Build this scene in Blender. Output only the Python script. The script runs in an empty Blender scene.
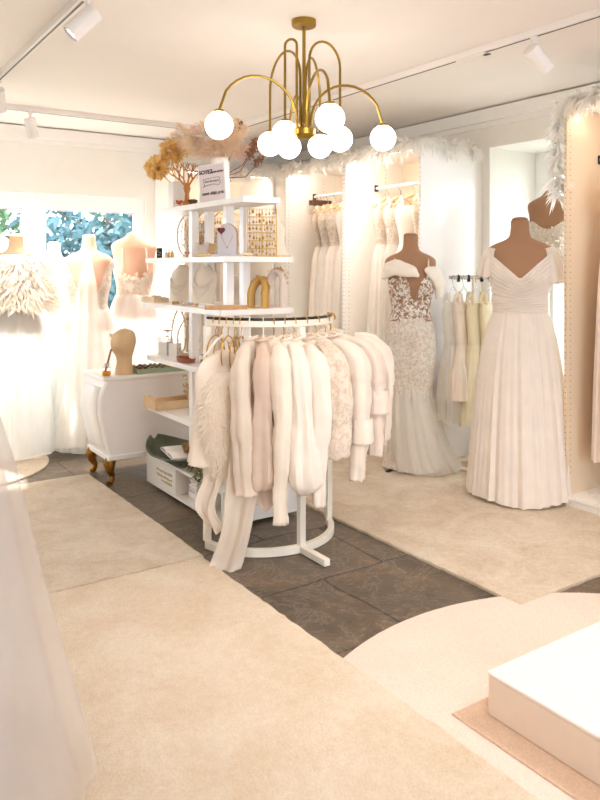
import bpy, bmesh, math, random
from mathutils import Vector, Matrix, noise
PI = math.pi
D = bpy.data
scene = bpy.context.scene
COL = scene.collection
R = random.Random(7)

# ------------------------------------------------------------------ helpers
def lin(c):
    c = c / 255.0
    return c / 12.92 if c <= 0.04045 else ((c + 0.055) / 1.055) ** 2.4
def rgb(r, g, b): return (lin(r), lin(g), lin(b), 1.0)

class M:
    """small mesh builder"""
    def __init__(s): s.bm = bmesh.new(); s.m2 = None
    def second(s, mat):
        s.m2 = (mat, len(s.bm.faces)); return s
    def wrinkle(s, amp, sc, seed=0, zs=1.0):
        s.bm.normal_update(); o = Vector((seed*3.1, seed*1.7, 0))
        for v in s.bm.verts: v.co += v.normal*amp*noise.noise(Vector((v.co.x*sc, v.co.y*sc, v.co.z*sc*zs))+o)
        return s
    def box(s, x0, x1, y0, y1, z0, z1, rz=0.0, rot=None):
        c = Vector(((x0+x1)/2, (y0+y1)/2, (z0+z1)/2)); h = Vector((abs(x1-x0)/2, abs(y1-y0)/2, abs(z1-z0)/2))
        m = rot if rot else Matrix.Rotation(rz, 3, 'Z')
        v = [s.bm.verts.new(c + m @ Vector((sx*h.x, sy*h.y, sz*h.z))) for sx in (-1, 1) for sy in (-1, 1) for sz in (-1, 1)]
        for f in ((0,1,3,2),(4,6,7,5),(0,4,5,1),(2,3,7,6),(0,2,6,4),(1,5,7,3)): s.bm.faces.new([v[i] for i in f])
        return s
    def loft(s, rings, closed=True, cap0=True, cap1=True):
        rv = [[s.bm.verts.new(p) for p in r] for r in rings]
        n = len(rv[0])
        for a, b in zip(rv, rv[1:]):
            for i in range(n if closed else n-1):
                j = (i+1) % n
                s.bm.faces.new((a[i], a[j], b[j], b[i]))
        if closed and cap0: s.bm.faces.new(list(reversed(rv[0])))
        if closed and cap1: s.bm.faces.new(rv[-1])
        return s
    def tube(s, pts, r, seg=8, closed=False, flat=1.0, up=None):
        pts = [Vector(p) for p in pts]; n = len(pts)
        rad = r if isinstance(r, (list, tuple)) else [r]*n
        rings = []; prev = None
        for i, p in enumerate(pts):
            if closed: t = pts[(i+1) % n] - pts[i-1]
            else: t = pts[min(i+1, n-1)] - pts[max(i-1, 0)]
            t.normalize()
            if prev is None:
                a = Vector(up) if up else (Vector((0,0,1)) if abs(t.z) < 0.9 else Vector((1,0,0)))
                u = (a - t*a.dot(t)).normalized()
            else:
                u = (prev - t*prev.dot(t))
                u = u.normalized() if u.length > 1e-6 else prev
            prev = u; w = t.cross(u)
            rings.append([p + u*math.cos(2*PI*k/seg)*rad[i] + w*math.sin(2*PI*k/seg)*rad[i]*flat for k in range(seg)])
        if closed: rings.append(rings[0]); s.loft(rings, cap0=False, cap1=False); bmesh.ops.remove_doubles(s.bm, verts=s.bm.verts, dist=1e-6)
        else: s.loft(rings)
        return s
    def lathe(s, prof, c=(0,0,0), seg=24, sx=1.0, sy=1.0, mat=None):
        c = Vector(c); rings = []
        for rr, z in prof:
            rr = max(rr, 1e-4)
            ps = [Vector((rr*sx*math.cos(2*PI*k/seg), rr*sy*math.sin(2*PI*k/seg), z)) for k in range(seg)]
            if mat: ps = [mat @ p for p in ps]
            rings.append([c+p for p in ps])
        return s.loft(rings)
    def ball(s, c, r, seg=16, sx=1, sy=1, sz=1):
        n = max(6, seg//2)
        prof = [(r*math.sin(PI*i/n), -r*sz*math.cos(PI*i/n)) for i in range(n+1)]
        return s.lathe(prof, c, seg, sx, sy)
    def blade(s, p, d, L, w, side, bend, k=3):
        """a tapered curved strip: feather barb, leaf, fur tuft"""
        p = Vector(p); d = Vector(d).normalized(); side = Vector(side)
        side = (side - d*side.dot(d))
        if side.length < 1e-5: side = d.orthogonal()
        side.normalize(); b = Vector(bend)
        last = None
        for i in range(k+1):
            t = i/k
            c = p + d*L*t + b*L*t*t
            ww = w*(0.55+0.9*t-1.45*t*t) if k > 1 else w*(1-t)
            ww = max(ww, 0.0)
            if i == k: cur = [s.bm.verts.new(c)]
            else: cur = [s.bm.verts.new(c-side*ww), s.bm.verts.new(c+side*ww)]
            if last:
                if len(cur) == 2: s.bm.faces.new((last[0], last[1], cur[1], cur[0]))
                else: s.bm.faces.new((last[0], last[1], cur[0]))
            last = cur
        return s
    def prism(s, pts, z0, z1, mat=None):
        a = [Vector((x, y, z0)) for x, y in pts]; b = [Vector((x, y, z1)) for x, y in pts]
        if mat: a = [mat @ p for p in a]; b = [mat @ p for p in b]
        return s.loft([a, b])
    def grid(s, fn, nu, nv):
        v = [[s.bm.verts.new(fn(i/nu, j/nv)) for j in range(nv+1)] for i in range(nu+1)]
        for i in range(nu):
            for j in range(nv): s.bm.faces.new((v[i][j], v[i+1][j], v[i+1][j+1], v[i][j+1]))
        return s
    def obj(s, name, mat, parent=None, smooth=True, bevel=0.0, loc=None, solid=0.0):
        bmesh.ops.recalc_face_normals(s.bm, faces=s.bm.faces)
        me = D.meshes.new(name)
        if s.m2:
            s.bm.faces.ensure_lookup_table()
            for i, f in enumerate(s.bm.faces): f.material_index = int(i >= s.m2[1])
        s.bm.to_mesh(me); s.bm.free()
        me.materials.append(MAT[mat])
        if s.m2: me.materials.append(MAT[s.m2[0]])
        if smooth:
            me.polygons.foreach_set('use_smooth', [True]*len(me.polygons))
            try: me.set_sharp_from_angle(angle=math.radians(42))
            except Exception: pass
        o = D.objects.new(name, me); COL.objects.link(o)
        if parent: o.parent = parent
        if loc: o.location = loc
        if bevel:
            b = o.modifiers.new('bevel', 'BEVEL'); b.width = bevel; b.segments = 2; b.limit_method = 'ANGLE'
        if solid:
            b = o.modifiers.new('solid', 'SOLIDIFY'); b.thickness = solid
        return o

def thing(name, label, cat, loc=(0,0,0), rz=0.0, group=None):
    o = D.objects.new(name, None); COL.objects.link(o); o.empty_display_size = 0.05
    o.location = loc; o.rotation_euler = (0, 0, rz); o['label'] = label; o['category'] = cat
    if group: o['group'] = group
    return o
def tag(o, label, cat, group=None, kind=None):
    o['label'] = label; o['category'] = cat
    if group: o['group'] = group
    if kind: o['kind'] = kind
    return o
def struct(o, label, cat):
    o['kind'] = 'structure'; o['label'] = label; o['category'] = cat; return o
def text(body, size, mat, parent, loc, rot, shear=0.0, bold=0.0, ext=0.0006):
    cu = D.curves.new('lettering', 'FONT'); cu.body = body; cu.size = size; cu.align_x = 'CENTER'; cu.align_y = 'CENTER'
    cu.extrude = ext; cu.shear = shear; cu.offset = bold
    t = D.objects.new('tmp', cu); COL.objects.link(t)
    dg = bpy.context.evaluated_depsgraph_get(); dg.update()
    me = D.meshes.new_from_object(t.evaluated_get(dg)); D.objects.remove(t)
    me.materials.clear(); me.materials.append(MAT[mat])
    o = D.objects.new('lettering', me); COL.objects.link(o); o.parent = parent; o.location = loc; o.rotation_euler = rot
    return o

# ------------------------------------------------------------------ materials
MAT = {}
def new_mat(name):
    m = D.materials.new(name); m.use_nodes = True; MAT[name] = m
    nt = m.node_tree; b = nt.nodes['Principled BSDF']
    return m, nt, b, nt.nodes['Material Output']
def tex_noise(nt, scale, detail=3.0, rough=0.55, dist=0.0, stretch=None):
    tc = nt.nodes.new('ShaderNodeTexCoord'); n = nt.nodes.new('ShaderNodeTexNoise')
    n.inputs['Scale'].default_value = scale; n.inputs['Detail'].default_value = detail
    n.inputs['Roughness'].default_value = rough; n.inputs['Distortion'].default_value = dist
    if stretch:
        mp = nt.nodes.new('ShaderNodeMapping'); mp.inputs['Scale'].default_value = stretch
        nt.links.new(tc.outputs['Object'], mp.inputs['Vector']); nt.links.new(mp.outputs['Vector'], n.inputs['Vector'])
    else: nt.links.new(tc.outputs['Object'], n.inputs['Vector'])
    return n
def ramp(nt, fac, stops):
    r = nt.nodes.new('ShaderNodeValToRGB'); e = r.color_ramp.elements
    e[0].position, e[0].color = stops[0]; e[1].position, e[1].color = stops[-1]
    for p, c in stops[1:-1]:
        x = e.new(p); x.color = c
    nt.links.new(fac, r.inputs['Fac']); return r
def bump(nt, b, h, strength, dist=0.01):
    n = nt.nodes.new('ShaderNodeBump'); n.inputs['Strength'].default_value = strength; n.inputs['Distance'].default_value = dist
    nt.links.new(h, n.inputs['Height']); nt.links.new(n.outputs['Normal'], b.inputs['Normal']); return n
def simple(name, col, rough=0.5, metal=0.0, var=0.04, scale=8.0, bmp=0.0, bscale=60.0, spec=0.5, coat=0.0, stretch=None):
    m, nt, b, out = new_mat(name)
    n = tex_noise(nt, scale, stretch=stretch)
    lo = tuple(max(0, c*(1-var)) for c in col[:3])+(1,); hi = tuple(min(1, c*(1+var)) for c in col[:3])+(1,)
    r = ramp(nt, n.outputs['Fac'], [(0.3, lo), (0.7, hi)])
    nt.links.new(r.outputs['Color'], b.inputs['Base Color'])
    b.inputs['Roughness'].default_value = rough; b.inputs['Metallic'].default_value = metal
    b.inputs['Specular IOR Level'].default_value = spec; b.inputs['Coat Weight'].default_value = coat
    if bmp: bump(nt, b, tex_noise(nt, bscale).outputs['Fac'], bmp)
    return m
def cloth(name, col, transl=0.3, transp=0.0, rough=0.8, var=0.03, bmp=0.15, bscale=250.0, sheen=0.0, lace=None, stretch=None):
    """woven cloth: part of the light passes through; transp = open weave; lace = (scale, lo, hi, ground) motif"""
    m, nt, b, out = new_mat(name)
    n = tex_noise(nt, 10.0)
    lo = tuple(c*(1-var) for c in col[:3])+(1,); hi = tuple(min(1, c*(1+var)) for c in col[:3])+(1,)
    r = ramp(nt, n.outputs['Fac'], [(0.3, lo), (0.7, hi)]); colout = r.outputs['Color']
    fac = None
    if lace:
        s, a, c, ground = lace
        v = tex_noise(nt, s, 4.0, 0.6, 1.6)
        pr = ramp(nt, v.outputs['Fac'], [(a, (0,0,0,1)), (c, (1,1,1,1))]); fac = pr.outputs['Color']
        if ground is not None:
            mx = nt.nodes.new('ShaderNodeMix'); mx.data_type = 'RGBA'
            nt.links.new(fac, mx.inputs['Factor']); mx.inputs['A'].default_value = ground; nt.links.new(colout, mx.inputs['B'])
            colout = mx.outputs['Result']
        bump(nt, b, fac, 0.35, 0.006)
    elif bmp: bump(nt, b, tex_noise(nt, bscale, 2.0, stretch=stretch).outputs['Fac'], bmp, 0.003)
    nt.links.new(colout, b.inputs['Base Color']); b.inputs['Roughness'].default_value = rough
    b.inputs['Specular IOR Level'].default_value = 0.25; b.inputs['Sheen Weight'].default_value = sheen
    t = nt.nodes.new('ShaderNodeBsdfTranslucent'); nt.links.new(colout, t.inputs['Color'])
    mix = nt.nodes.new('ShaderNodeMixShader'); mix.inputs['Fac'].default_value = transl
    nt.links.new(b.outputs[0], mix.inputs[1]); nt.links.new(t.outputs[0], mix.inputs[2]); last = mix
    if transp or (lace and lace[3] is None):
        tr = nt.nodes.new('ShaderNodeBsdfTransparent'); m2 = nt.nodes.new('ShaderNodeMixShader')
        nt.links.new(mix.outputs[0], m2.inputs[1]); nt.links.new(tr.outputs[0], m2.inputs[2]); m2.inputs['Fac'].default_value = transp
        if lace and lace[3] is None:
            mr = nt.nodes.new('ShaderNodeMapRange'); nt.links.new(fac, mr.inputs['Value'])
            mr.inputs['To Min'].default_value = transp; mr.inputs['To Max'].default_value = 0.0
            nt.links.new(mr.outputs['Result'], m2.inputs['Fac'])
        last = m2
    nt.links.new(last.outputs[0], out.inputs['Surface']); return m
def emit(name, col, s):
    m, nt, b, out = new_mat(name)
    b.inputs['Base Color'].default_value = col; b.inputs['Emission Color'].default_value = col; b.inputs['Emission Strength'].default_value = s
    return m
def glass(name, tint, refl=0.12, alpha=0.06):
    m, nt, b, out = new_mat(name)
    tr = nt.nodes.new('ShaderNodeBsdfTransparent'); tr.inputs['Color'].default_value = tint
    g = nt.nodes.new('ShaderNodeBsdfGlossy'); g.inputs['Roughness'].default_value = 0.03
    lw = nt.nodes.new('ShaderNodeLayerWeight'); lw.inputs['Blend'].default_value = 0.25
    ml = nt.nodes.new('ShaderNodeMath'); ml.operation = 'MULTIPLY'; ml.inputs[1].default_value = refl*1.6
    nt.links.new(lw.outputs['Facing'], ml.inputs[0])
    mx = nt.nodes.new('ShaderNodeMixShader')
    nt.links.new(ml.outputs[0], mx.inputs['Fac']); nt.links.new(tr.outputs[0], mx.inputs[1]); nt.links.new(g.outputs[0], mx.inputs[2])
    nt.links.new(mx.outputs[0], out.inputs['Surface']); return m

simple('wall_paint', rgb(240,238,233), 0.8, var=0.012, bmp=0.03, bscale=90)
simple('ceiling_paint', rgb(243,236,231), 0.85, var=0.012, scale=2)
simple('trim_paint', rgb(243,241,237), 0.5, var=0.01)
simple('frame_white', rgb(244,246,246), 0.35, var=0.01)
simple('lacquer', rgb(244,241,240), 0.3, var=0.012, coat=0.2)
simple('melamine', rgb(242,238,232), 0.45, var=0.012)
simple('melamine_beige', rgb(236,222,203), 0.5, var=0.012)
simple('melamine_tan', rgb(224,203,176), 0.5, var=0.012)
simple('platform_shaded', rgb(228,208,190), 0.9, var=0.03, bmp=0.15, bscale=200)  # shade on the podium's side face put into this tan
simple('platform_cream', rgb(240,226,220), 0.4, var=0.012)
simple('hole', rgb(120,100,80), 0.8)
simple('track_white', rgb(240,234,230), 0.4, var=0.01)
simple('lamp_dark', rgb(60,55,70), 0.4)
simple('powder_coat', rgb(243,236,222), 0.35, var=0.01)
simple('brass', rgb(160,130,58), 0.3, 1.0, var=0.06)
simple('gold', rgb(214,176,104), 0.28, 1.0, var=0.06)
simple('gold_wire', rgb(196,150,70), 0.35, 0.85, var=0.05)
simple('antique_gold', rgb(150,104,40), 0.4, 0.9, var=0.25, scale=30, bmp=0.2)
simple('chrome', rgb(200,200,205), 0.2, 1.0)
simple('steel_dark', rgb(60,55,50), 0.35, 0.8)
simple('black', rgb(28,26,26), 0.45)
simple('mannequin_brown', rgb(162,122,93), 0.85, var=0.03, bmp=0.1, bscale=400)
simple('mannequin_pink', rgb(222,176,150), 0.8, var=0.02)
simple('mannequin_cream', rgb(232,206,176), 0.8, var=0.02)
simple('neck_cap', rgb(150,100,62), 0.5, var=0.1, stretch=(1,8,1))
simple('canvas', rgb(220,190,150), 0.9, var=0.05, bmp=0.25, bscale=320)
simple('wood', rgb(196,152,104), 0.55, var=0.16, scale=9, stretch=(1,9,3))
simple('wood_pale', rgb(218,190,150), 0.6, var=0.12, scale=9, stretch=(1,9,3))
simple('wood_dark', rgb(92,58,38), 0.5, var=0.2, stretch=(1,8,1))
simple('reed', rgb(140,78,46), 0.7)
simple('terracotta', rgb(158,82,50), 0.4, var=0.12)
simple('sage', rgb(166,184,160), 0.75, var=0.05)
simple('green_leaf_dark', rgb(88,96,78), 0.6, var=0.2, scale=14)
simple('bronze', rgb(150,116,70), 0.45, 0.6, var=0.3, scale=40)
simple('paper', rgb(246,240,236), 0.8, var=0.01)
simple('card_lilac', rgb(222,210,212), 0.7, var=0.015)
simple('ink', rgb(70,56,66), 0.7)
simple('ink_gold', rgb(196,166,120), 0.6)
simple('grey_board', rgb(205,202,210), 0.55, var=0.02)
simple('burgundy', rgb(110,40,50), 0.6, var=0.1)
simple('pearl', rgb(240,232,222), 0.25, var=0.02, coat=0.4)
simple('velvet_cream', rgb(238,226,210), 0.9, var=0.03)
simple('velvet_gold', rgb(196,156,84), 0.5, 0.3, var=0.1)
simple('velvet_taupe', rgb(214,200,190), 0.9, var=0.03)
simple('bead_dark', rgb(62,50,50), 0.3); simple('bead_red', rgb(128,52,44), 0.3); simple('bead_olive', rgb(120,116,74), 0.3); simple('bead_gold', rgb(190,150,88), 0.3, 0.6)
simple('amber_leaf', rgb(206,112,38), 0.5, var=0.25, scale=30)
simple('copper', rgb(190,130,72), 0.4, 0.5, var=0.15)
simple('flower_gold', rgb(250,210,138), 0.55, 0.0, var=0.14, scale=30)
simple('pampas', rgb(240,218,190), 0.95, var=0.14, scale=20)
simple('pampas_pink', rgb(244,218,202), 0.95, var=0.1, scale=20)
simple('dried_brown', rgb(134,92,66), 0.9, var=0.25, scale=30)
simple('blush', rgb(226,170,150), 0.7, var=0.08)
simple('bark', rgb(90,78,66), 0.9, var=0.2)
simple('leaf_green', rgb(74,98,64), 0.7, var=0.35, scale=3)
simple('leaf_blue', rgb(68,98,104), 0.7, var=0.3, scale=3)
simple('outside_ground', rgb(130,134,120), 0.9, var=0.2)
simple('screen_dark', rgb(34,32,36), 0.3)
simple('amber_liquid', rgb(226,150,30), 0.2)
simple('hair_comb', rgb(226,196,160), 0.6, var=0.1)
emit('globe_glow', rgb(255,246,236), 7.0)
emit('lamp_glow', rgb(255,244,228), 9.0)
glass('pane_glass', (0.97, 0.99, 1.0, 1), 0.08)
glass('clear_glass', (0.96, 0.97, 0.97, 1), 0.3)
glass('acrylic', (0.93, 0.92, 0.92, 1), 0.35)

cloth('chiffon', rgb(248,239,230), 0.3, 0.0, 0.85)
cloth('chiffon_white', rgb(247,241,232), 0.32, 0.0, 0.85)
cloth('satin', rgb(249,241,231), 0.2, 0.0, 0.42, bmp=0.05, bscale=60)
cloth('crepe', rgb(245,233,220), 0.2, 0.0, 0.8)
cloth('crepe_white', rgb(248,239,229), 0.22, 0.0, 0.75)
cloth('crepe_pink', rgb(243,228,216), 0.22, 0.0, 0.8)
cloth('knit', rgb(245,234,220), 0.2, 0.0, 0.9, bmp=0.6, bscale=140)
cloth('sheer', rgb(246,236,225), 0.4, 0.22, 0.8)
cloth('sheer_pink', rgb(243,226,212), 0.4, 0.25, 0.8)
cloth('tulle', rgb(247,243,236), 0.45, 0.38, 0.9)
cloth('tulle_pink', rgb(234,226,222), 0.35, 0.66, 0.9)
cloth('tulle_window', rgb(253,252,250), 0.55, 0.35, 0.9)
cloth('window_lining', rgb(253,252,249), 0.6, 0.15, 0.9)
cloth('lining', rgb(222,204,190), 0.2, 0.0, 0.9)
cloth('lace', rgb(247,240,230), 0.3, 0.0, 0.85, lace=(42, 0.42, 0.56, rgb(224,208,190)))
cloth('lace_open', rgb(249,246,241), 0.35, 0.75, 0.85, lace=(38, 0.44, 0.54, None))
cloth('lace_brown', rgb(247,241,233), 0.2, 0.0, 0.8, lace=(34, 0.46, 0.54, rgb(166,126,98)))
cloth('lace_blush', rgb(244,232,217), 0.25, 0.0, 0.85, lace=(30, 0.45, 0.53, rgb(230,212,192)))
cloth('slip_cream', rgb(247,238,213), 0.3, 0.0, 0.7)
cloth('fur', rgb(255,246,236), 0.45, 0.0, 0.95, bmp=0)
cloth('feather', rgb(253,250,246), 0.5, 0.0, 0.9, bmp=0)
cloth('petal', rgb(248,242,232), 0.4, 0.0, 0.8, bmp=0)

def carpet(name, base, dark, sc=3.0, bs=0.9):
    m, nt, b, out = new_mat(name)
    big = tex_noise(nt, sc, 5.0, 0.65, 0.6); fine = tex_noise(nt, 170.0, 3.0, 0.7)
    mid = tex_noise(nt, 38.0, 4.0, 0.75)
    av = nt.nodes.new('ShaderNodeMix'); av.data_type = 'FLOAT'; av.inputs['Factor'].default_value = 0.38
    nt.links.new(big.outputs['Fac'], av.inputs['A']); nt.links.new(mid.outputs['Fac'], av.inputs['B'])
    r1 = ramp(nt, av.outputs['Result'], [(0.36, dark), (0.60, base)])
    r2 = ramp(nt, fine.outputs['Fac'], [(0.3, (0.80,0.77,0.73,1)), (0.62, (1,1,1,1))])
    mx = nt.nodes.new('ShaderNodeMix'); mx.data_type = 'RGBA'; mx.blend_type = 'MULTIPLY'; mx.inputs['Factor'].default_value = 1
    nt.links.new(r1.outputs['Color'], mx.inputs['A']); nt.links.new(r2.outputs['Color'], mx.inputs['B'])
    nt.links.new(mx.outputs['Result'], b.inputs['Base Color'])
    b.inputs['Roughness'].default_value = 1.0; b.inputs['Specular IOR Level'].default_value = 0.05; b.inputs['Sheen Weight'].default_value = 0.15
    bump(nt, b, fine.outputs['Fac'], bs, 0.012)
carpet('carpet', rgb(251,236,214), rgb(236,212,182), 3.2)
carpet('carpet_far', rgb(249,234,212), rgb(226,203,174), 4.2, 1.0)
carpet('carpet_pink', rgb(247,226,213), rgb(242,216,202), 2.0, 0.5)
carpet('carpet_tan', rgb(222,192,166), rgb(214,182,156), 3.0, 0.5)

def slate():
    m, nt, b, out = new_mat('slate')
    tc = nt.nodes.new('ShaderNodeTexCoord')
    wob = nt.nodes.new('ShaderNodeTexNoise'); wob.inputs['Scale'].default_value = 2.2
    nt.links.new(tc.outputs['Object'], wob.inputs['Vector'])
    sub = nt.nodes.new('ShaderNodeVectorMath'); sub.operation = 'SUBTRACT'; sub.inputs[1].default_value = (0.5,0.5,0.5)
    scl = nt.nodes.new('ShaderNodeVectorMath'); scl.operation = 'SCALE'; scl.inputs['Scale'].default_value = 0.09
    add = nt.nodes.new('ShaderNodeVectorMath'); add.operation = 'ADD'
    nt.links.new(wob.outputs['Color'], sub.inputs[0]); nt.links.new(sub.outputs[0], scl.inputs[0])
    nt.links.new(tc.outputs['Object'], add.inputs[0]); nt.links.new(scl.outputs[0], add.inputs[1])
    br = nt.nodes.new('ShaderNodeTexBrick'); br.inputs['Scale'].default_value = 1.0
    br.inputs['Brick Width'].default_value = 0.74; br.inputs['Row Height'].default_value = 0.52; br.inputs['Mortar Size'].default_value = 0.008; br.inputs['Mortar Smooth'].default_value = 0.4
    br.inputs['Color1'].default_value = rgb(112,97,80); br.inputs['Color2'].default_value = rgb(86,74,61); br.inputs['Mortar'].default_value = rgb(58,50,44)
    br.offset = 0.45
    nt.links.new(add.outputs[0], br.inputs['Vector'])
    n = tex_noise(nt, 4.5, 7.0, 0.7, 1.2); r = ramp(nt, n.outputs['Fac'], [(0.3, (0.45,0.43,0.41,1)), (0.52, (0.98,0.95,0.9,1)), (0.7, (1.7,1.6,1.5,1))])
    mx = nt.nodes.new('ShaderNodeMix'); mx.data_type = 'RGBA'; mx.blend_type = 'MULTIPLY'; mx.inputs['Factor'].default_value = 1
    nt.links.new(br.outputs['Color'], mx.inputs['A']); nt.links.new(r.outputs['Color'], mx.inputs['B'])
    v = tex_noise(nt, 3.0, 9.0, 0.75, 2.5); rv = ramp(nt, v.outputs['Fac'], [(0.485, (0,0,0,1)), (0.5, (1,1,1,1)), (0.515, (0,0,0,1))])
    mv = nt.nodes.new('ShaderNodeMix'); mv.data_type = 'RGBA'
    mul = nt.nodes.new('ShaderNodeMath'); mul.operation = 'MULTIPLY'; mul.inputs[1].default_value = 0.38
    nt.links.new(rv.outputs['Color'], mul.inputs[0]); nt.links.new(mul.outputs[0], mv.inputs['Factor'])
    nt.links.new(mx.outputs['Result'], mv.inputs['A']); mv.inputs['B'].default_value = rgb(190,176,160)
    nt.links.new(mv.outputs['Result'], b.inputs['Base Color'])
    rr = ramp(nt, n.outputs['Fac'], [(0.3, (0.28,)*3+(1,)), (0.7, (0.55,)*3+(1,))]); nt.links.new(rr.outputs['Color'], b.inputs['Roughness'])
    bp = bump(nt, b, n.outputs['Fac'], 0.35, 0.02)
    b2 = nt.nodes.new('ShaderNodeBump'); b2.inputs['Strength'].default_value = 0.6; b2.inputs['Distance'].default_value = 0.006; b2.invert = True
    nt.links.new(br.outputs['Fac'], b2.inputs['Height']); nt.links.new(bp.outputs['Normal'], b2.inputs['Normal']); nt.links.new(b2.outputs['Normal'], b.inputs['Normal'])
slate()

# ------------------------------------------------------------------ camera (at the origin, 1.35 m up)
H = 1.35; AZ = math.radians(34.0); F = 742.0
cam = D.cameras.new('camera'); cam.sensor_fit = 'HORIZONTAL'; cam.sensor_width = 36; cam.lens = F/600*36
cam.shift_y = -133/600; cam.clip_start = 0.05
cam.dof.use_dof = True; cam.dof.focus_distance = 3.9; cam.dof.aperture_fstop = 4.0
co = D.objects.new('camera', cam); COL.objects.link(co); co.location = (0,0,H); co.rotation_euler = (PI/2, 0, -AZ); scene.camera = co
SA, CA = math.sin(AZ), math.cos(AZ)
def dl(d, l): return (SA*d + CA*l, CA*d - SA*l)        # depth / lateral -> plan X, Y

# ------------------------------------------------------------------ the room
ZC = 2.48; XW = 4.08; YW = 6.15; XL = -1.8; YF = -3.0
m = M(); m.box(XL, XW+0.6, YF, YW+0.3, -0.05, 0.0); struct(m.obj('floor', 'slate', smooth=False), 'dark slate slab floor', 'floor')
m = M(); m.box(XL, XW+0.6, YF, YW+0.3, ZC, ZC+0.05); struct(m.obj('ceiling', 'ceiling_paint', smooth=False), 'smooth pale ceiling', 'ceiling')
WY0, WY1, WZ0, WZ1 = 2.5, 3.63, 0.34, 2.2      # right window niche
m = M()
for y0, y1, z0, z1 in ((YF, WY0, 0, ZC), (WY1, YW, 0, ZC), (WY0, WY1, 0, WZ0), (WY0, WY1, WZ1, ZC)): m.box(XW, XW+0.6, y0, y1, z0, z1)
struct(m.obj('wall_right', 'wall_paint', smooth=False), 'white right wall with a deep window niche', 'wall')
BX0, BX1, BZ0, BZ1 = -1.25, 2.52, 0.8, 1.95    # back window band
m = M()
for x0, x1, z0, z1 in ((XL, BX0, 0, ZC), (BX1, XW+0.6, 0, ZC), (BX0, BX1, 0, BZ0), (BX0, BX1, BZ1, ZC)): m.box(x0, x1, YW, YW+0.16, z0, z1)
struct(m.obj('wall_back', 'wall_paint', smooth=False), 'white back wall with a band of windows', 'wall')
m = M(); m.box(XL-0.1, XL, YF, YW+0.3, 0, ZC); struct(m.obj('wall_left', 'wall_paint', smooth=False), 'white left wall', 'wall')
m = M()   # wall behind the camera: glazed opening added to let in fill daylight
m.box(XL, -0.1, YF-0.1, YF, 0, ZC); m.box(2.9, XW+0.6, YF-0.1, YF, 0, ZC); m.box(-0.1, 2.9, YF-0.1, YF, 2.2, ZC); m.box(-0.1, 2.9, YF-0.1, YF, 0, 0.5)
struct(m.obj('wall_front', 'wall_paint', smooth=False), 'white front wall with an unseen opening added for fill daylight', 'wall')
def molding(name, pts, label):
    struct(pts.obj(name, 'trim_paint', smooth=False), label, 'trim')
m = M()
m.box(XW-0.06, XW, YF, YW, ZC-0.10, ZC-0.012); m.box(XW-0.025, XW, YF, YW, ZC-0.135, ZC-0.10)
molding('trim_1', m, 'plaster cornice along the right wall')
m = M(); m.box(XL, XW-0.06, YW-0.06, YW, ZC-0.10, ZC-0.012); m.box(XL, XW-0.06, YW-0.025, YW, ZC-0.135, ZC-0.10)
molding('trim_2', m, 'plaster cornice along the back wall')

def casement_x(name, x0, x1, z0, z1, y, label):
    f = 0.085; m = M()
    m.box(x0, x0+f, y, y+0.07, z0, z1); m.box(x1-f, x1, y, y+0.07, z0, z1)
    m.box(x0+f, x1-f, y, y+0.07, z0, z0+f); m.box(x0+f, x1-f, y, y+0.07, z1-f-0.04, z1)
    w = struct(m.obj(name, 'frame_white', smooth=False, bevel=0.006), label, 'window')
    m = M(); m.box(x0+f, x1-f, y+0.03, y+0.036, z0+f, z1-f-0.04); m.obj('window_pane', 'pane_glass', w, smooth=False)
    m = M()
    for a, b, c, d in ((x0+f, x0+f+.012, z0+f, z1-f-.04), (x1-f-.012, x1-f, z0+f, z1-f-.04), (x0+f+.012, x1-f-.012, z0+f, z0+f+.012), (x0+f+.012, x1-f-.012, z1-f-.052, z1-f-.04)):
        m.box(a, b, y+0.018, y+0.028, c, d)
    m.obj('glazing_seal', 'grey_board', w, smooth=False)
    m = M(); m.box(x1-0.05, x1-0.03, y-0.02, y, (z0+z1)/2-0.05, (z0+z1)/2+0.05); m.tube([(x1-0.04, y-0.03, (z0+z1)/2), (x1-0.04, y-0.03, (z0+z1)/2-0.11)], 0.008)
    m.obj('window_handle', 'frame_white', w)
casement_x('window_1', 1.58, BX1, BZ0, BZ1, YW+0.04, 'white casement window at the back, right leaf')
casement_x('window_2', 0.62, 1.57, BZ0, BZ1, YW+0.04, 'white casement window at the back, beside the left edge')
casement_x('window_3', -0.33, 0.61, BZ0, BZ1, YW+0.04, 'white casement window at the back, second leaf from the left')
casement_x('window_4', -1.25, -0.34, BZ0, BZ1, YW+0.04, 'white casement window at the back, leftmost leaf')
m = M(); m.box(BX0, BX1, YW-0.10, YW+0.04, BZ0-0.03, BZ0); struct(m.obj('trim_3', 'frame_white', smooth=False, bevel=0.006), 'white sill under the back windows', 'sill')
# right window, at the outer face of the niche
x = XW+0.5; f = 0.09; m = M()
m.box(x, x+0.08, WY0, WY0+f, WZ0, WZ1); m.box(x, x+0.08, WY1-f, WY1, WZ0, WZ1); m.box(x, x+0.08, WY0+f, WY1-f, WZ0, WZ0+f); m.box(x, x+0.08, WY0+f, WY1-f, WZ1-f, WZ1)
m.box(x-0.02, x+0.06, WY1-0.17, WY1-f, WZ0+f, WZ1-f); m.box(x-0.02, x+0.06, WY0+f, WY0+0.17, WZ0+f, WZ1-f); m.box(x-0.02, x+0.06, WY0+0.17, WY1-0.17, WZ1-0.17, WZ1-f); m.box(x-0.02, x+0.06, WY0+0.17, WY1-0.17, WZ0+f, WZ0+0.17)
w = struct(m.obj('window_5', 'frame_white', smooth=False, bevel=0.006), 'white window at the back of the niche in the right wall', 'window')
m = M(); m.box(x+0.02, x+0.026, WY0+0.17, WY1-0.17, WZ0+0.17, WZ1-0.17); m.obj('window_pane', 'pane_glass', w, smooth=False)
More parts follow.
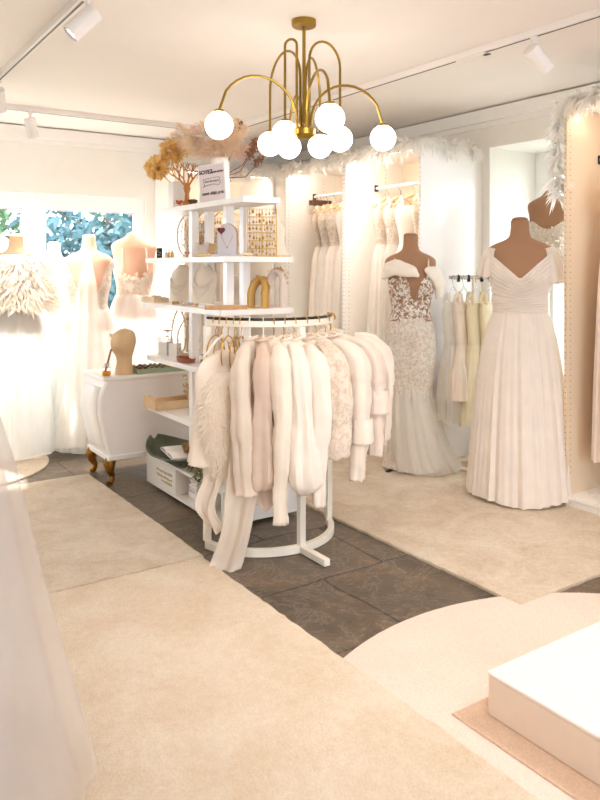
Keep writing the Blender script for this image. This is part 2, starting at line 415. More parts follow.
m = M(); m.box(x-0.026, x-0.02, WY1-0.176, WY1-0.166, WZ0+0.17, WZ1-0.17); m.obj('glazing_seal', 'steel_dark', w, smooth=False)
# glazing of the added fill-daylight opening
m = M()
for xx in (-0.1, 0.9, 1.87, 2.85): m.box(xx, xx+0.05, YF-0.09, YF-0.03, 0.5, 2.2)
w = struct(m.obj('added_fill_window', 'frame_white', smooth=False), 'unseen window added behind the camera for fill daylight', 'window')
m = M(); m.box(-0.05, 2.85, YF-0.06, YF-0.055, 0.5, 2.2); m.obj('window_pane', 'pane_glass', w, smooth=False)  # pane of the added fill-daylight window

# outside
m = M(); m.box(-9, 16, YW+0.3, 30, -0.3, -0.12); m.box(XW+0.6, 16, -6, YW+0.3, -0.3, -0.12)
struct(m.obj('ground', 'outside_ground', smooth=False), 'garden ground outside the windows', 'ground')
def tree(x, y, h, rr, mat, n, seed, label):
    r = random.Random(seed); t = thing('garden_tree', label, 'tree', (x, y, -0.12))
    m = M(); m.tube([(0,0,0), (0.04,0.02,h*0.3), (-0.03,0,h*0.6), (0.02,0.03,h*0.85)], [0.09,0.075,0.05,0.02])
    for k in range(7):
        a = k*2.4; z = h*(0.3+0.07*k); m.tube([(0,0,z), (math.cos(a)*rr*0.4, math.sin(a)*rr*0.4, z+0.3), (math.cos(a)*rr*0.75, math.sin(a)*rr*0.75, z+0.45)], [0.03,0.018,0.006], 6)
    m.obj('trunk', 'bark', t)
    m = M()
    for i in range(n):
        th = r.uniform(0, 2*PI); ph = math.acos(r.uniform(-1, 1)); q = r.random()**0.4
        p = Vector((rr*q*math.sin(ph)*math.cos(th), rr*q*math.sin(ph)*math.sin(th), h*0.58+h*0.45*q*math.cos(ph)))
        if noise.noise(p*1.5+Vector((seed,0,0))) < -0.18: continue
        d = Vector((r.uniform(-1,1), r.uniform(-1,1), r.uniform(-1,.4)))
        m.blade(p, d, r.uniform(.12,.2), r.uniform(.03,.055), (r.uniform(-1,1), r.uniform(-1,1), r.uniform(-1,1)), (0,0,-.25), 3)
    m.obj('foliage', mat, t, smooth=False)
tree(3.35, 9.4, 3.0, 1.15, 'leaf_blue', 3000, 3, 'blue-green leafy tree outside the right leaf of the back windows')
tree(1.55, 11.2, 3.4, 1.35, 'leaf_green', 2600, 5, 'yellow-green leafy tree outside the left pane of the back windows')
tree(5.0, 12.3, 3.6, 1.5, 'leaf_green', 2600, 9, 'green leafy tree further right outside the back windows')

# ------------------------------------------------------------------ rugs
def fringe_edge_box(x0, x1, y0, y1, z, name, mat, label):
    r = random.Random(hash(name+label) % 1000 if False else int(x0*100+y0*10)); m = M(); n = 60
    pts = []
    for (a, b) in (((x0,y0),(x1,y0)), ((x1,y0),(x1,y1)), ((x1,y1),(x0,y1)), ((x0,y1),(x0,y0))):
        L = max(4, int(math.hypot(b[0]-a[0], b[1]-a[1])/0.03))
        for k in range(L):
            t = k/L; j = 0 if k == 0 else 0.0035
            pts.append((a[0]+(b[0]-a[0])*t+r.uniform(-j,j), a[1]+(b[1]-a[1])*t+r.uniform(-j,j)))
    m.loft([[Vector((px,py,0.0)) for px,py in pts], [Vector((px,py,z*0.75)) for px,py in pts],
            [Vector((px+( .006 if px<(x0+x1)/2-.01 and abs(px-x0)<.02 else (-.006 if abs(px-x1)<.02 else 0)), py+(.006 if abs(py-y0)<.02 else (-.006 if abs(py-y1)<.02 else 0)), z)) for px,py in pts]])
    return tag(m.obj(name, mat, smooth=False), label, 'rug')
fringe_edge_box(-1.2, 1.54, -1.2, 3.085, 0.018, 'carpet_runner', 'carpet', 'large beige shaggy carpet in the left foreground')
fringe_edge_box(-1.2, 1.55, 3.095, 4.74, 0.018, 'carpet_runner', 'carpet_far', 'beige shaggy carpet behind the foreground one, left of the white chest')
fringe_edge_box(2.37, 4.05, 1.95, 5.3, 0.016, 'carpet_runner', 'carpet_far', 'beige shaggy carpet under the gowns on the right')
def disc(cx, cy, r, z0, z1, name, mat, label):
    m = M(); m.lathe([(r, z0), (r, z1*0.8), (r-0.006, z1), (r*0.5, z1), (0.001, z1)], (cx,cy,0), 96)
    return tag(m.obj(name, mat), label, 'rug')
disc(1.985, 0.985, 1.13, 0.0, 0.011, 'round_rug', 'carpet_pink', 'round pale pink rug under the white podium')
disc(0.83, 5.42, 0.63, 0.0, 0.014, 'round_rug', 'carpet_far', 'round cream rug under the gowns by the back windows')
m = M(); m.box(1.615, 3.5, -0.4, 1.585, 0.011, 0.016); tag(m.obj('podium_tan_sheet', 'carpet_tan', smooth=False, bevel=0.003), 'thin tan sheet between the pink rug and the podium', 'mat')  # flat tan sheet reaching a little past the podium edges
pod = thing('podium', 'low white square-edged platform in the lower right corner', 'podium', (1.70, 1.52, 0.016))
m = M(); m.box(0, 1.5, -1.5, 0, 0, 0.119); m.obj('platform_side', 'platform_shaded', pod, smooth=False, bevel=0.006)
m = M(); m.box(-0.002, 1.502, -1.502, 0.002, 0.119, 0.131); m.obj('platform_top', 'platform_cream', pod, smooth=False, bevel=0.004)
# lace train on the podium
m = M(); r = random.Random(4)
edge = []
for k in range(160):
    a = 2*PI*k/160; rad = 0.46+0.035*abs(math.sin(a*11))+0.02*math.sin(3*a+1)
    edge.append((2.56+rad*1.18*math.cos(a), 1.05+rad*0.86*math.sin(a)))
m.loft([[Vector((2.56+(px-2.56)*q, 1.05+(py-1.05)*q, 0.149+(0.004+0.012*noise.noise(Vector((px*6*q, py*6*q, 0)))+0.01*(1-q))*(1 if q < 1 else 0.2))) for px,py in edge] for q in (1.0,0.97,0.93,0.85,0.7,0.5,0.25,0.02)], cap0=False)
t = tag(m.obj('lace_train', 'lace', smooth=True, solid=0.0015), 'white lace train with a scalloped hem spread over the podium top', 'veil')

# ------------------------------------------------------------------ lighting tracks
ZT = ZC-0.035
def track(name, x0, x1, y0, y1, label):
    t = thing('light_track', label, 'light track', ((x0+x1)/2, (y0+y1)/2, ZT))
    hx, hy = (x1-x0)/2, (y1-y0)/2
    m = M(); m.box(-hx, hx, -hy, hy, 0.0, 0.035); m.obj('rail_body', 'track_white', t, smooth=False, bevel=0.003)
    m = M()
    if hx < hy: m.box(-0.005, 0.005, -hy, hy, -0.0015, 0.0)
    else: m.box(-hx, hx, -0.005, 0.005, -0.0015, 0.0)
    m.obj('conductor_groove', 'steel_dark', t, smooth=False)
    return t
track('l', 0.952, 0.988, -2.0, 5.38, 'white ceiling light track running along the left')
rt = track('r', 2.882, 2.918, -2.0, 5.38, 'white ceiling light track running along the right')
m = M(); m.box(-.014, .014, 2.60-1.69, 2.80-1.69, -.012, -.0016); m.second('black'); m.box(-.010, .010, 2.60-1.69-.02, 2.60-1.69+.015, -.016, -.0121); m.obj('feed_adapter', 'track_white', rt, smooth=False)
track('b', 0.952, 2.918, 5.382, 5.418, 'white ceiling light track across the back, before the windows')
def head(x, y, dirv, label, energy=0, cone=1.2, blend=0.9, group=None):
    t = thing('track_spotlight', label, 'spotlight', (x, y, ZT), 0, group)
    d = Vector(dirv).normalized(); c = Vector((0,0,-0.085)); q = Vector((0,0,1)).rotation_difference(d).to_matrix()
    m = M(); m.box(-0.016, 0.016, -0.016, 0.016, -0.014, -0.0016); m.tube([(0,0,-0.014), (0,0,-0.06)], 0.009, 10); m.obj('stem', 'track_white', t)
    m = M(); m.lathe([(0.002,-0.06), (0.038,-0.06), (0.04,-0.055), (0.04,0.078), (0.034,0.08), (0.034,0.066), (0.002,0.066)], c+d*0.02, 28, mat=q); m.obj('can', 'track_white', t)
    m = M(); m.lathe([(0.0335,0.0661), (0.0335,0.0785), (0.030,0.0785), (0.030,0.0661)], c+d*0.02, 28, mat=q); m.obj('bezel', 'lamp_dark', t)
    m = M(); m.lathe([(0.002,0.0665), (0.029,0.0665), (0.029,0.070), (0.002,0.070)], c+d*0.02, 24, mat=q); m.obj('lens', 'lamp_glow', t)
    if energy:
        l = D.lights.new('spot_lamp', 'SPOT'); l.energy = energy; l.color = (1.0, 0.90, 0.825); l.spot_size = cone; l.spot_blend = blend; l.shadow_soft_size = 0.09
        o = D.objects.new('spot_lamp', l); COL.objects.link(o); o.parent = t; o.location = c+d*0.105; o.rotation_euler = Vector((0,0,-1)).rotation_difference(d).to_euler()
SPOTS = True
E = 1.0
head(0.97, 2.98, (-0.55, 0.15, -0.6), 'white can spotlight on the left track, nearest the top edge', 26*E)
head(0.97, 4.62, (0.25, 0.75, -0.85), 'white can spotlight on the left track by the left edge', 90*E)
head(1.35, 5.40, (0.25, 0.2, -0.85), 'white can spotlight on the back track, above the feathered gown', 135*E)
head(2.62, 5.40, (-0.45, 0.1, -0.8), 'white can spotlight on the back track behind the dried bouquet', 130*E)
head(2.90, 2.30, (0.75, -0.12, -0.62), 'white can spotlight on the right track above the chiffon gown', 36*E)
head(2.90, 3.93, (0.80, 0.38, -1.0), 'white can spotlight added out of sight behind the chandelier globes, aimed at the wardrobes', 46*E, 1.35)  # lamp added out of sight to brighten the wardrobe gowns
for x, y, dv, e in ((2.9, 1.2, (-0.25, 0.22, -0.95), 50), (0.97, 1.6, (0.45, 0.35, -0.9), 50), (0.97, 0.4, (0.3, 0.5, -0.9), 52), (2.9, 0.2, (0.0, 0.3, -0.95), 50)):
    head(x, y, dv, 'white can spotlight added above the frame as fill light', e*E, 1.65, 1.0, 'added fill spotlights above the frame')  # out-of-view lamps added as warm fill for the foreground

# ------------------------------------------------------------------ chandelier
cx, cy = dl(3.40, 0.018)
ch = thing('chandelier', 'brass chandelier with arching arms and eight glowing glass globes', 'chandelier', (cx, cy, ZC))
zh = 1.985-ZC
m = M(); m.lathe([(0.001,-0.03), (0.052,-0.03), (0.056,-0.026), (0.056,0.0)], seg=32); m.obj('canopy', 'brass', ch)
m = M(); m.tube([(0,0,-0.03), (0,0,zh+0.02)], 0.008, 10); m.obj('stem', 'brass', ch)
m = M(); m.lathe([(0.001,zh-0.05), (0.03,zh-0.05), (0.052,zh-0.03), (0.054,zh-0.005), (0.046,zh), (0.001,zh)], seg=32); m.obj('hub', 'brass', ch)
globes = [(219,3.22,2.20), (383,3.54,2.20), (285,3.43,2.40), (270,3.71,2.385), (330,3.07,2.20), (340,3.57,2.41), (320,3.78,2.36), (289,3.80,2.18)]
for u, d, za in globes:
    gx, gy = dl(d, (u-300)/F*d); gx -= cx; gy -= cy; zg = 1.965-ZC; zt = zg+0.062
    ln = math.hypot(gx, gy); dx, dy = gx/ln, gy/ln; s0 = 0.035; rad = (ln-s0)/2; z0 = za-ZC-min(rad, 0.24)
    pts = [(dx*s0, dy*s0, zh-0.01), (dx*s0, dy*s0, (zh+z0)/2)]
    rz_ = min(rad, 0.24)
    for k in range(17):
        a = PI-PI*k/16; pts.append((dx*(s0+rad+rad*math.cos(a)), dy*(s0+rad+rad*math.cos(a)), z0+rz_*math.sin(a)))
    if z0 > zt+0.02: pts.append((gx, gy, (z0+zt)/2+0.005))
    else: pts = [p for p in pts[:-3]]
    pts.append((gx, gy, zt))
    m = M(); m.tube(pts, 0.0062, 8); arm = m.obj('arm', 'brass', ch)
    m = M(); m.lathe([(0.001,zt+0.006), (0.02,zt+0.006), (0.03,zt-0.006), (0.001,zt-0.006)], (gx,gy,0), 20); m.obj('globe_cap', 'brass', arm)
    m = M(); m.ball((gx,gy,zg), 0.061, 32); m.obj('glass_globe', 'globe_glow', arm)

# ------------------------------------------------------------------ wardrobes
def holes_strip(m, x, y0, z0, z1, axis, step=0.032):
    z = z0
    while z < z1:
        if axis == 'x': m.box(x-0.0025, x+0.0025, y0-0.0012, y0+0.0012, z-0.0025, z+0.0025)
        else: m.box(x-0.0012, x+0.0012, y0-0.0025, y0+0.0025, z-0.0025, z+0.0025)
        z += step
XF = 3.48; WT = 2.2
def wardrobe_row(y0, y1, label, xf=XF, wt=WT, inner='melamine', fill_energy=2.5):
    """an open wardrobe against the right wall, front towards -X"""
    t = thing('wardrobe', label, 'wardrobe', (xf, y0, 0)); L = y1-y0; dp = XW-0.004-xf; th = 0.02
    m = M(); m.box(0, dp, 0, th, 0, wt); m.second('hole'); holes_strip(m, 0.0, 0.01, 0.2, 2.15, 'y'); a = m.obj('side_panel', 'lacquer', t, smooth=False)
    m = M(); m.box(0, dp, L-th, L-0.001, 0, wt); m.second('hole'); holes_strip(m, 0.0, L-0.01, 0.2, 2.15, 'y')
    for xx in (0.03, 0.40): holes_strip(m, xx, L-th, 0.2, 2.15, 'x')
    m.obj('side_panel', inner, t, smooth=False)
    m = M(); m.box(dp-0.01, dp, th, L-th, 0.06, wt-th); m.obj('back_panel', 'melamine_beige', t, smooth=False)
    m = M(); m.box(0, dp, th, L-th, wt-th, wt); m.obj('top_panel', 'melamine', t, smooth=False)
    m = M(); m.box(0.0, dp-0.01, th, L-th, 0.055, 0.075); m.obj('bottom_panel', 'melamine', t, smooth=False)
    m = M(); m.box(0.012, 0.028, th, L-th, 0.0, 0.055); m.obj('plinth', 'melamine', t, smooth=False)
    m = M(); m.tube([(0.30, th, 1.97), (0.30, L-th, 1.97)], 0.0125, 12); hr_ = m.obj('hanging_rail', 'lacquer', t)
    m = M(); m.box(0.285, 0.315, L-th-0.012, L-th, 1.945, 1.995); m.obj('rail_bracket', 'steel_dark', hr_, smooth=False)
    m = M(); m.box(0.06, 0.075, th, L-th, wt-th-0.012, wt-th); m.second('lamp_glow'); m.box(0.0615, 0.0735, th+.01, L-th-.01, wt-th-0.0135, wt-th-0.012); m.obj('fill_strip', 'steel_dark', t, smooth=False)  # glowing strip and area light added to brighten the wardrobe inside
    l = D.lights.new('fill_strip_light', 'AREA'); l.shape = 'RECTANGLE'; l.size = 0.03; l.size_y = L-0.08; l.energy = fill_energy; l.color = (1.0, 0.87, 0.74)
    o = D.objects.new('fill_strip_light', l); COL.objects.link(o); o.parent = t; o.location = (0.068, L/2, wt-th-0.02); o.rotation_euler = (0, -0.5, 0)
    return t
wardrobe_row(3.70, 4.55, 'open white wardrobe full of gowns behind the lace mermaid gown')
wardrobe_row(4.552, 5.40, 'open white wardrobe of gowns in the corner, next to the first')
wardrobe_row(1.70, 2.62, 'open beige wardrobe at the right edge beside the chiffon gown', 3.55, wt=2.26, inner='melamine_tan', fill_energy=1.2)
# wardrobe on the back wall
t = thing('wardrobe', 'white open wardrobe on the back wall behind the display shelves', 'wardrobe', (2.60, YW-0.004, 0))
L = 0.87; dp = 0.60
m = M(); m.box(0, 0.02, -dp, 0, 0, 2.17); m.obj('side_panel', 'melamine', t, smooth=False)
m = M(); m.box(L-0.02, L, -dp, 0, 0, 2.17); m.obj('side_panel', 'melamine', t, smooth=False)
m = M(); m.box(0.02, L-0.02, -0.01, 0, 0, 2.15); m.obj('back_panel', 'melamine_beige', t, smooth=False)
m = M(); m.box(0.02, L-0.02, -dp, 0, 2.15, 2.17); m.obj('top_panel', 'melamine', t, smooth=False)
m = M(); m.box(0.02, L-0.02, -dp, -0.01, 0.05, 0.07); m.obj('bottom_panel', 'melamine', t, smooth=False)
m = M(); m.tube([(0.02, -0.30, 1.92), (L-0.02, -0.30, 1.92)], 0.0125); m.obj('hanging_rail', 'lacquer', t)
m = M(); m.box(.02, L-.02, -dp+.06, -dp+.075, 2.138, 2.15); m.second('lamp_glow'); m.box(.03, L-.03, -dp+.0615, -dp+.0735, 2.1365, 2.138); m.obj('fill_strip', 'steel_dark', t, smooth=False)  # same added strip, lifts the back wardrobe's interior
l = D.lights.new('fill_strip_light', 'AREA'); l.shape = 'RECTANGLE'; l.size = L-.08; l.size_y = .03; l.energy = 2.5; l.color = (1.0, 0.87, 0.74)
o = D.objects.new('fill_strip_light', l); COL.objects.link(o); o.parent = t; o.location = (L/2, -dp+.068, 2.13); o.rotation_euler = (.5, 0, 0)
# wall/infill closing the corner
m = M(); m.box(XF, XW-0.004, 5.402, YW-0.004, 0, 2.19); struct(m.obj('trim_4', 'melamine', smooth=False), 'white filler panel closing the wardrobe corner', 'panel')

def boa(paths, label, n=2600, seed=1, down=0.75):
    r = random.Random(seed); t = thing('feather_boa', label, 'boa', paths[0])
    P = [Vector(p)-Vector(paths[0]) for p in paths]
    seg = [(P[i+1]-P[i]).length for i in range(len(P)-1)]; tot = sum(seg)
    def at(s):
        for i, L in enumerate(seg):
            if s <= L: return P[i]+(P[i+1]-P[i])*(s/L)
            s -= L
        return P[-1]
    m = M(); pts = [at(tot*k/60)+Vector((0,0,0.012*math.sin(k*0.9))) for k in range(61)]; m.tube(pts, 0.012, 6); m.obj('cord', 'feather', t)
    m = M()
    for i in range(n//11):
        s = r.uniform(0, tot); p = at(s)+Vector((0,0,0.012*math.sin(s/tot*54)))
        d0 = Vector((r.gauss(0,1), r.gauss(0,1), r.gauss(-0.25,0.85))).normalized(); L0 = r.uniform(0.055, 0.115)*(0.8+0.5*noise.noise(Vector((s*7, seed, 0))))
        for j in range(11):
            d = d0+Vector((r.gauss(0,.28), r.gauss(0,.28), r.gauss(0,.28)))
            m.blade(p+d0*r.uniform(0,.02), d, L0*r.uniform(.65,1.05), r.uniform(0.004,0.010), (r.gauss(0,1), r.gauss(0,1), r.gauss(0,1)), (r.uniform(-.2,.2), r.uniform(-.2,.2), -0.45*down-r.uniform(0,.3)), 3)
    m.obj('feathers', 'feather', t, smooth=False)
boa([(2.95,5.50,2.10), (3.20,5.50,2.17), (3.44,5.40,2.20), (3.455,4.9,2.19), (3.455,4.55,2.205), (3.455,4.1,2.19), (3.455,3.69,2.215), (3.62,3.685,2.20), (3.85,3.685,2.21), (4.02,3.685,2.17)], 'white feather boa draped along the tops of the left wardrobes', 5200, 2)
boa([(3.565,2.67,1.74), (3.555,2.665,1.95), (3.545,2.66,2.15), (3.525,2.62,2.27), (3.52,2.5,2.275), (3.52,2.2,2.27), (3.52,1.9,2.28)], 'white feather boa over the corner of the right edge wardrobe', 3400, 5)

# ------------------------------------------------------------------ hangers and garments
def hanger(loc, rz, label, hookmat='gold_wire', barmat='velvet_cream', hw=0.19, drop=0.105, thick=0.008, group=None):
    t = thing('hanger', label, 'hanger', loc, rz, group)
    m = M(); pts = []
    for k in range(15):
        a = -0.35+ (PI+0.75)*k/14; pts.append((0.022*math.cos(a), 0, -0.010+0.022*math.sin(a)))
    pts = [(p[0], p[1], p[2]) for p in pts]; pts += [(-0.012,0,-0.033), (0,0,-0.045), (0,0,-drop+0.02)]
    m.tube(pts, 0.0026, 6); m.obj('hook', hookmat, t)
    m = M(); pts = []
    for k in range(21):
        x = -hw+2*hw*k/20; pts.append((x, 0.0, -drop+0.022-0.085*(abs(x)/hw)**1.25))
    m.tube(pts, [thick*(0.7+0.5*math.sin(PI*k/20)) for k in range(21)], 8, flat=0.7); m.obj('shoulder_bar', barmat, t)
    return t
def fold_fn(seed, ks=(5,8,13), sharp=1.0):
    r = random.Random(seed); ph = [(k, r.uniform(0,2*PI), r.uniform(.5,1), r.uniform(-1,1)) for k in ks]
    tot = sum(p[2] for p in ph)
    def f(a, z):
        return sum(w*math.cos(k*a+p+s*z*1.2) for k, p, w, s in ph)/tot
    return f
def cat(pts, t):
    """smooth interpolation of a list of tuples (first item = parameter)"""
    for i in range(len(pts)-1):
        if t <= pts[i+1][0] or i == len(pts)-2:
            a, b = pts[i], pts[i+1]; s = (t-a[0])/(b[0]-a[0]) if b[0] != a[0] else 0
            p0 = pts[max(0,i-1)]; p3 = pts[min(len(pts)-1,i+2)]
            out = []
            for k in range(1, len(a)):
                m0 = (b[k]-p0[k])/(b[0]-p0[0])*(b[0]-a[0]) if b[0] != p0[0] else 0
                m1 = (p3[k]-a[k])/(p3[0]-a[0])*(b[0]-a[0]) if p3[0] != a[0] else 0
                out.append((2*s**3-3*s*s+1)*a[k]+(s**3-2*s*s+s)*m0+(-2*s**3+3*s*s)*b[k]+(s**3-s*s)*m1)
            return out
def body_mesh(prof, fold, nseg=72, rows=40, hem=None, m=None):
    """prof: (t, z, rx, ry, fold_amp, cx, cy)"""
    m = m or M(); rings = []
    for i in range(rows+1):
        t = i/rows; z, rx, ry, am, ox, oy = cat(prof, t); ring = []
        for k in range(nseg):
            a = 2*PI*k/nseg; f = fold(a, z)*am
            zz = z+(hem(a) if hem and i == rows else 0)
            ring.append(Vector((ox+(rx+f*0.6)*math.cos(a), oy+(ry+f)*math.sin(a), zz)))
        rings.append(ring)
    return m.loft(rings, cap0=True, cap1=False)
def sleeve_mesh(side, hw, z0, ln, r0, r1, seed, fwd=0.0, puff=0.0):
    rs = random.Random(seed*7); fwd += rs.uniform(-.035,.035); r0 *= rs.uniform(.92,1.08)
    kx = rs.uniform(-.012,.02)
    '''set-in sleeve: leaves the shoulder sideways, bends over its end and hangs'''
    P = [(0.0, hw*.50, 0, z0+.012, .020), (0.08, hw*.74, 0, z0+.002, r0*.62), (0.16, hw*.93, 0, z0-.030, r0*.86), (0.25, hw+.022, 0, z0-.085, r0), (0.5, hw+.040+kx, fwd*.3, z0-.085-(ln-.085)*.34, r0*.6+r1*.4),
         (0.75, hw+.034, fwd*.7, z0-.085-(ln-.085)*.68, r0*.3+r1*.7+puff), (0.92, hw+.03, fwd*.95, z0-.085-(ln-.085)*.92, r1+puff*1.1), (1.0, hw+.028, fwd, z0-ln, r1-puff*.3)]
    n = 40; c = [cat(P, i/n) for i in range(n+1)]
    m = M(); rings = []; f = fold_fn(seed, (3,5,7)); prev = None
    for i in range(n+1):
        p = Vector((side*c[i][0], c[i][1], c[i][2])); a_ = c[max(0,i-1)]; b_ = c[min(n,i+1)]
        t = Vector((side*(b_[0]-a_[0]), b_[1]-a_[1], b_[2]-a_[2])).normalized(); w = Vector((0,1,0)); w = (w-t*w.dot(t)).normalized(); u = t.cross(w); rr = max(c[i][3], .008); g = .08+.20*i/n
        rings.append([p+u*rr*.92*(1+g*f(2*PI*k/32, p.z*5))*math.cos(2*PI*k/32)+w*rr*(1+g*f(2*PI*k/32, p.z*6))*math.sin(2*PI*k/32) for k in range(32)])
    m.loft(rings, cap0=True, cap1=False); m.wrinkle(.010, 10, seed, .8); m.wrinkle(.004, 32, seed+5, .45); m.wrinkle(.005, 16, seed+9, 2.3); return m
def top_garment(name, label, cat_, group, loc, rz, mat, ln=0.62, hw=0.20, th=0.05, sleeve=0.55, seed=1, flare=1.0, sr=(0.062,0.048), collar=True, puff=0.0, sleevemat=None, zs=-0.088, amp=0.016, fwd=0.0, cuff=0.0):
    t = thing(name, label, cat_, loc, rz, group); f = fold_fn(seed, (3,5,9))
    prof = [(0.0, zs, 0.045, 0.028, 0, 0, 0), (0.05, zs-0.02, 0.10, 0.036, 0.001, 0, 0), (0.12, zs-0.06, hw*0.93, 0.045, 0.002, 0, 0), (0.2, zs-0.11, hw, th, amp*0.4, 0, 0),
            (0.55, zs-ln*0.5, hw*0.93, th*1.15, amp, 0, 0), (1.0, zs-ln, hw*0.98*flare, th*1.3*flare, amp*1.5, 0, 0)]
    hm = fold_fn(seed+9, (2,3)); body_mesh(prof, f, hem=lambda a: 0.012*hm(a, 0)).wrinkle(.010, 9, seed).obj('body', mat, t, solid=0.002)
    if sleeve:
        for s in (-1, 1): 
            sl = sleeve_mesh(s, hw, zs-0.035, sleeve*(1+0.04*s), sr[0], sr[1], seed+s, fwd=fwd, puff=puff).obj('sleeve', sleevemat or mat, t, solid=0.002)
            if cuff:
                zc = zs-0.035-sleeve*(1+.04*s)*(1-cuff); m = M(); f2 = fold_fn(seed+s*2, (3,5))
                m.loft([[Vector((s*(hw+.038)+(sr[0]*q_)*(1+.06*f2(2*PI*k/32, z_*9))*math.cos(2*PI*k/32), fwd*.5+sr[0]*q_*(1+.06*f2(2*PI*k/32, z_*9))*math.sin(2*PI*k/32), z_)) for k in range(32)] for z_, q_ in ((zc+.10,.98), (zc+.05,1.05), (zc,1.14), (zc-.012,1.15))], cap0=False, cap1=False); m.obj('upper_sleeve_cuff', sleevemat or mat, sl, solid=.002)
    if collar:
        m = M(); m.tube([(0.058*math.cos(2*PI*k/24), 0.034*math.sin(2*PI*k/24), zs+0.004+0.010*math.sin(2*PI*k/24)) for k in range(24)], 0.006, 8, closed=True); m.obj('collar', mat, t)
    return t
def hanging_gown(label, group, loc, rz, mat, bodice, ln=1.55, seed=1, hw=0.16, straps=True, skirt_r=0.10, cat_='wedding gown', name='wedding_gown', depth=0.05):
    t = thing(name, label, cat_, loc, rz, group); r = random.Random(seed)
    zw = -0.46
    f = fold_fn(seed, (3,5,8)); fs = fold_fn(seed+5, (9,14,21))
    p1 = [(0,-0.17,hw*0.9,0.03,0.002,0,0), (0.3,-0.24,hw,0.05,0.003,0,0), (0.7,-0.38,hw*0.8,0.045,0.003,0,0), (1,zw,hw*0.74,0.045,0.002,0,0)]
    bo = body_mesh(p1, f, 48, 14).obj('bodice', bodice, t, solid=0.002)
    p2 = [(0,zw+0.012,hw*0.75,0.046,0.002,0,0), (0.12,zw-0.10,hw*0.95,depth,0.008,0,0), (0.5,zw-(ln+zw)*0.5,hw*1.15,depth*1.35,0.015,0,0), (1,-ln,hw*1.3,depth*1.3+skirt_r*0.15,0.02,0,0)]
    hm = fold_fn(seed+2, (3,5)); body_mesh(p2, fs, 110, 30, hem=lambda a: 0.02*hm(a,0)).obj('skirt', mat, t)
    if straps:
        for s in (-1, 1):
            m = M(); m.tube([(s*hw*0.75,-0.02,-0.18), (s*hw*0.70,-0.012,-0.12), (s*hw*0.68,0,-0.105), (s*hw*0.70,0.012,-0.12), (s*hw*0.75,0.02,-0.18)], 0.006, 6, flat=2.0); m.obj('strap', bodice, bo)
    return t

# --- gowns in the wardrobes (hangers across the rail: local x along world X)
ZR = 1.97+0.0135-0.012
mats = ['chiffon_white','satin','chiffon','tulle','chiffon_white','crepe_white']; bods = ['lace','lace_blush','satin','lace','lace_blush','crepe_white']
w1 = [(3.80,'ivory gown with lace bodice nearest the white side panel, behind the mermaid gown'), (3.95,'ivory gown with lace bodice, second from the white side panel'),
      (4.09,'white chiffon gown in the middle of the first wardrobe bay'), (4.24,'bright ivory gown left of the middle in the first wardrobe bay'), (4.38,'gown with a tulle overskirt, leftmost in the first wardrobe bay')]
for i, (y, lb) in enumerate(w1):
    rz = 0.10+0.12*math.sin(i*2.1)
    hanger((XF+0.30, y, ZR), rz, 'cream hanger in the first bay, '+('nearest the side panel','second from the side panel','middle one','fourth from the side panel','farthest from the side panel')[i], 'chrome', 'wood_pale', 0.20, 0.11, 0.010)
    hanging_gown(lb, 'gowns in the first wardrobe bay', (XF+0.30, y, ZR), rz, mats[i], bods[i], 1.70-0.05*(i%3), 20+i, 0.185, depth=0.07)
w2 = [(4.70,'ivory gown with sequinned bodice nearest the dividing panel of the corner wardrobe'), (4.82,'ivory gown second from the dividing panel in the corner wardrobe'), (4.94,'white gown in the middle of the corner wardrobe'),
      (5.06,'ivory beaded gown left of the middle in the corner wardrobe'), (5.17,'pale blush gown leftmost on the corner wardrobe rail')]
for i, (y, lb) in enumerate(w2):
    rz = -0.05+0.13*math.sin(i*1.7+1)
    hanger((XF+0.30, y, ZR), rz, 'cream hanger in the corner wardrobe, '+('nearest the dividing panel','second from the dividing panel','middle one','fourth from the dividing panel','leftmost')[i], 'chrome', 'wood_pale', 0.20, 0.11, 0.010)
    hanging_gown(lb, 'gowns in the corner wardrobe', (XF+0.30, y, ZR), rz, mats[(i+3)%6], bods[(i+1)%4], 1.72-0.06*(i%2), 40+i, 0.18, depth=0.06)
m = M(); m.box(-0.012,0.012,-0.02,0.02,-0.06,0.0); m.box(-0.012,0.012,0.03,0.07,-0.05,0.0)
for i, y in enumerate((5.26, 5.31)):
    cp = thing('clip_hanger', 'dark wooden clip hanger at the left end of the corner wardrobe rail, '+('nearer one','farther one')[i], 'hanger', (XF+0.30, y, ZR), 0.0)
    m = M(); m.box(-0.10,0.10,-0.008,0.008,-0.085,-0.04); m.obj('jaw', 'wood_dark', cp, smooth=False, bevel=0.003)
    m = M(); m.tube([(0.02*math.cos(a), 0, -0.01+0.022*math.sin(a)) for a in [(-0.3+3.9*k/12) for k in range(13)]]+[(0,0,-0.042)], 0.0025, 6); m.obj('hook', 'chrome', cp)
for i, (y, lb) in enumerate(((2.45,'blush pleated gown nearest the panel in the right edge wardrobe'), (2.28,'ivory tulle gown second in the right edge wardrobe'), (2.08,'white gown third in the right edge wardrobe'))):
    hanger((3.84, y, ZR), 0.1*i, 'cream hanger in the right edge wardrobe holding the '+('blush pleated gown','ivory tulle gown','white gown')[i], 'chrome', 'wood_pale', 0.2, 0.11, 0.010)
    hanging_gown(lb, 'gowns in the right edge wardrobe', (3.84, y, ZR), 0.1*i, ('crepe_pink','tulle','chiffon')[i], ('crepe_pink','lace','satin')[i], (1.68,1.62,1.7)[i], 60+i, 0.18, depth=0.065)
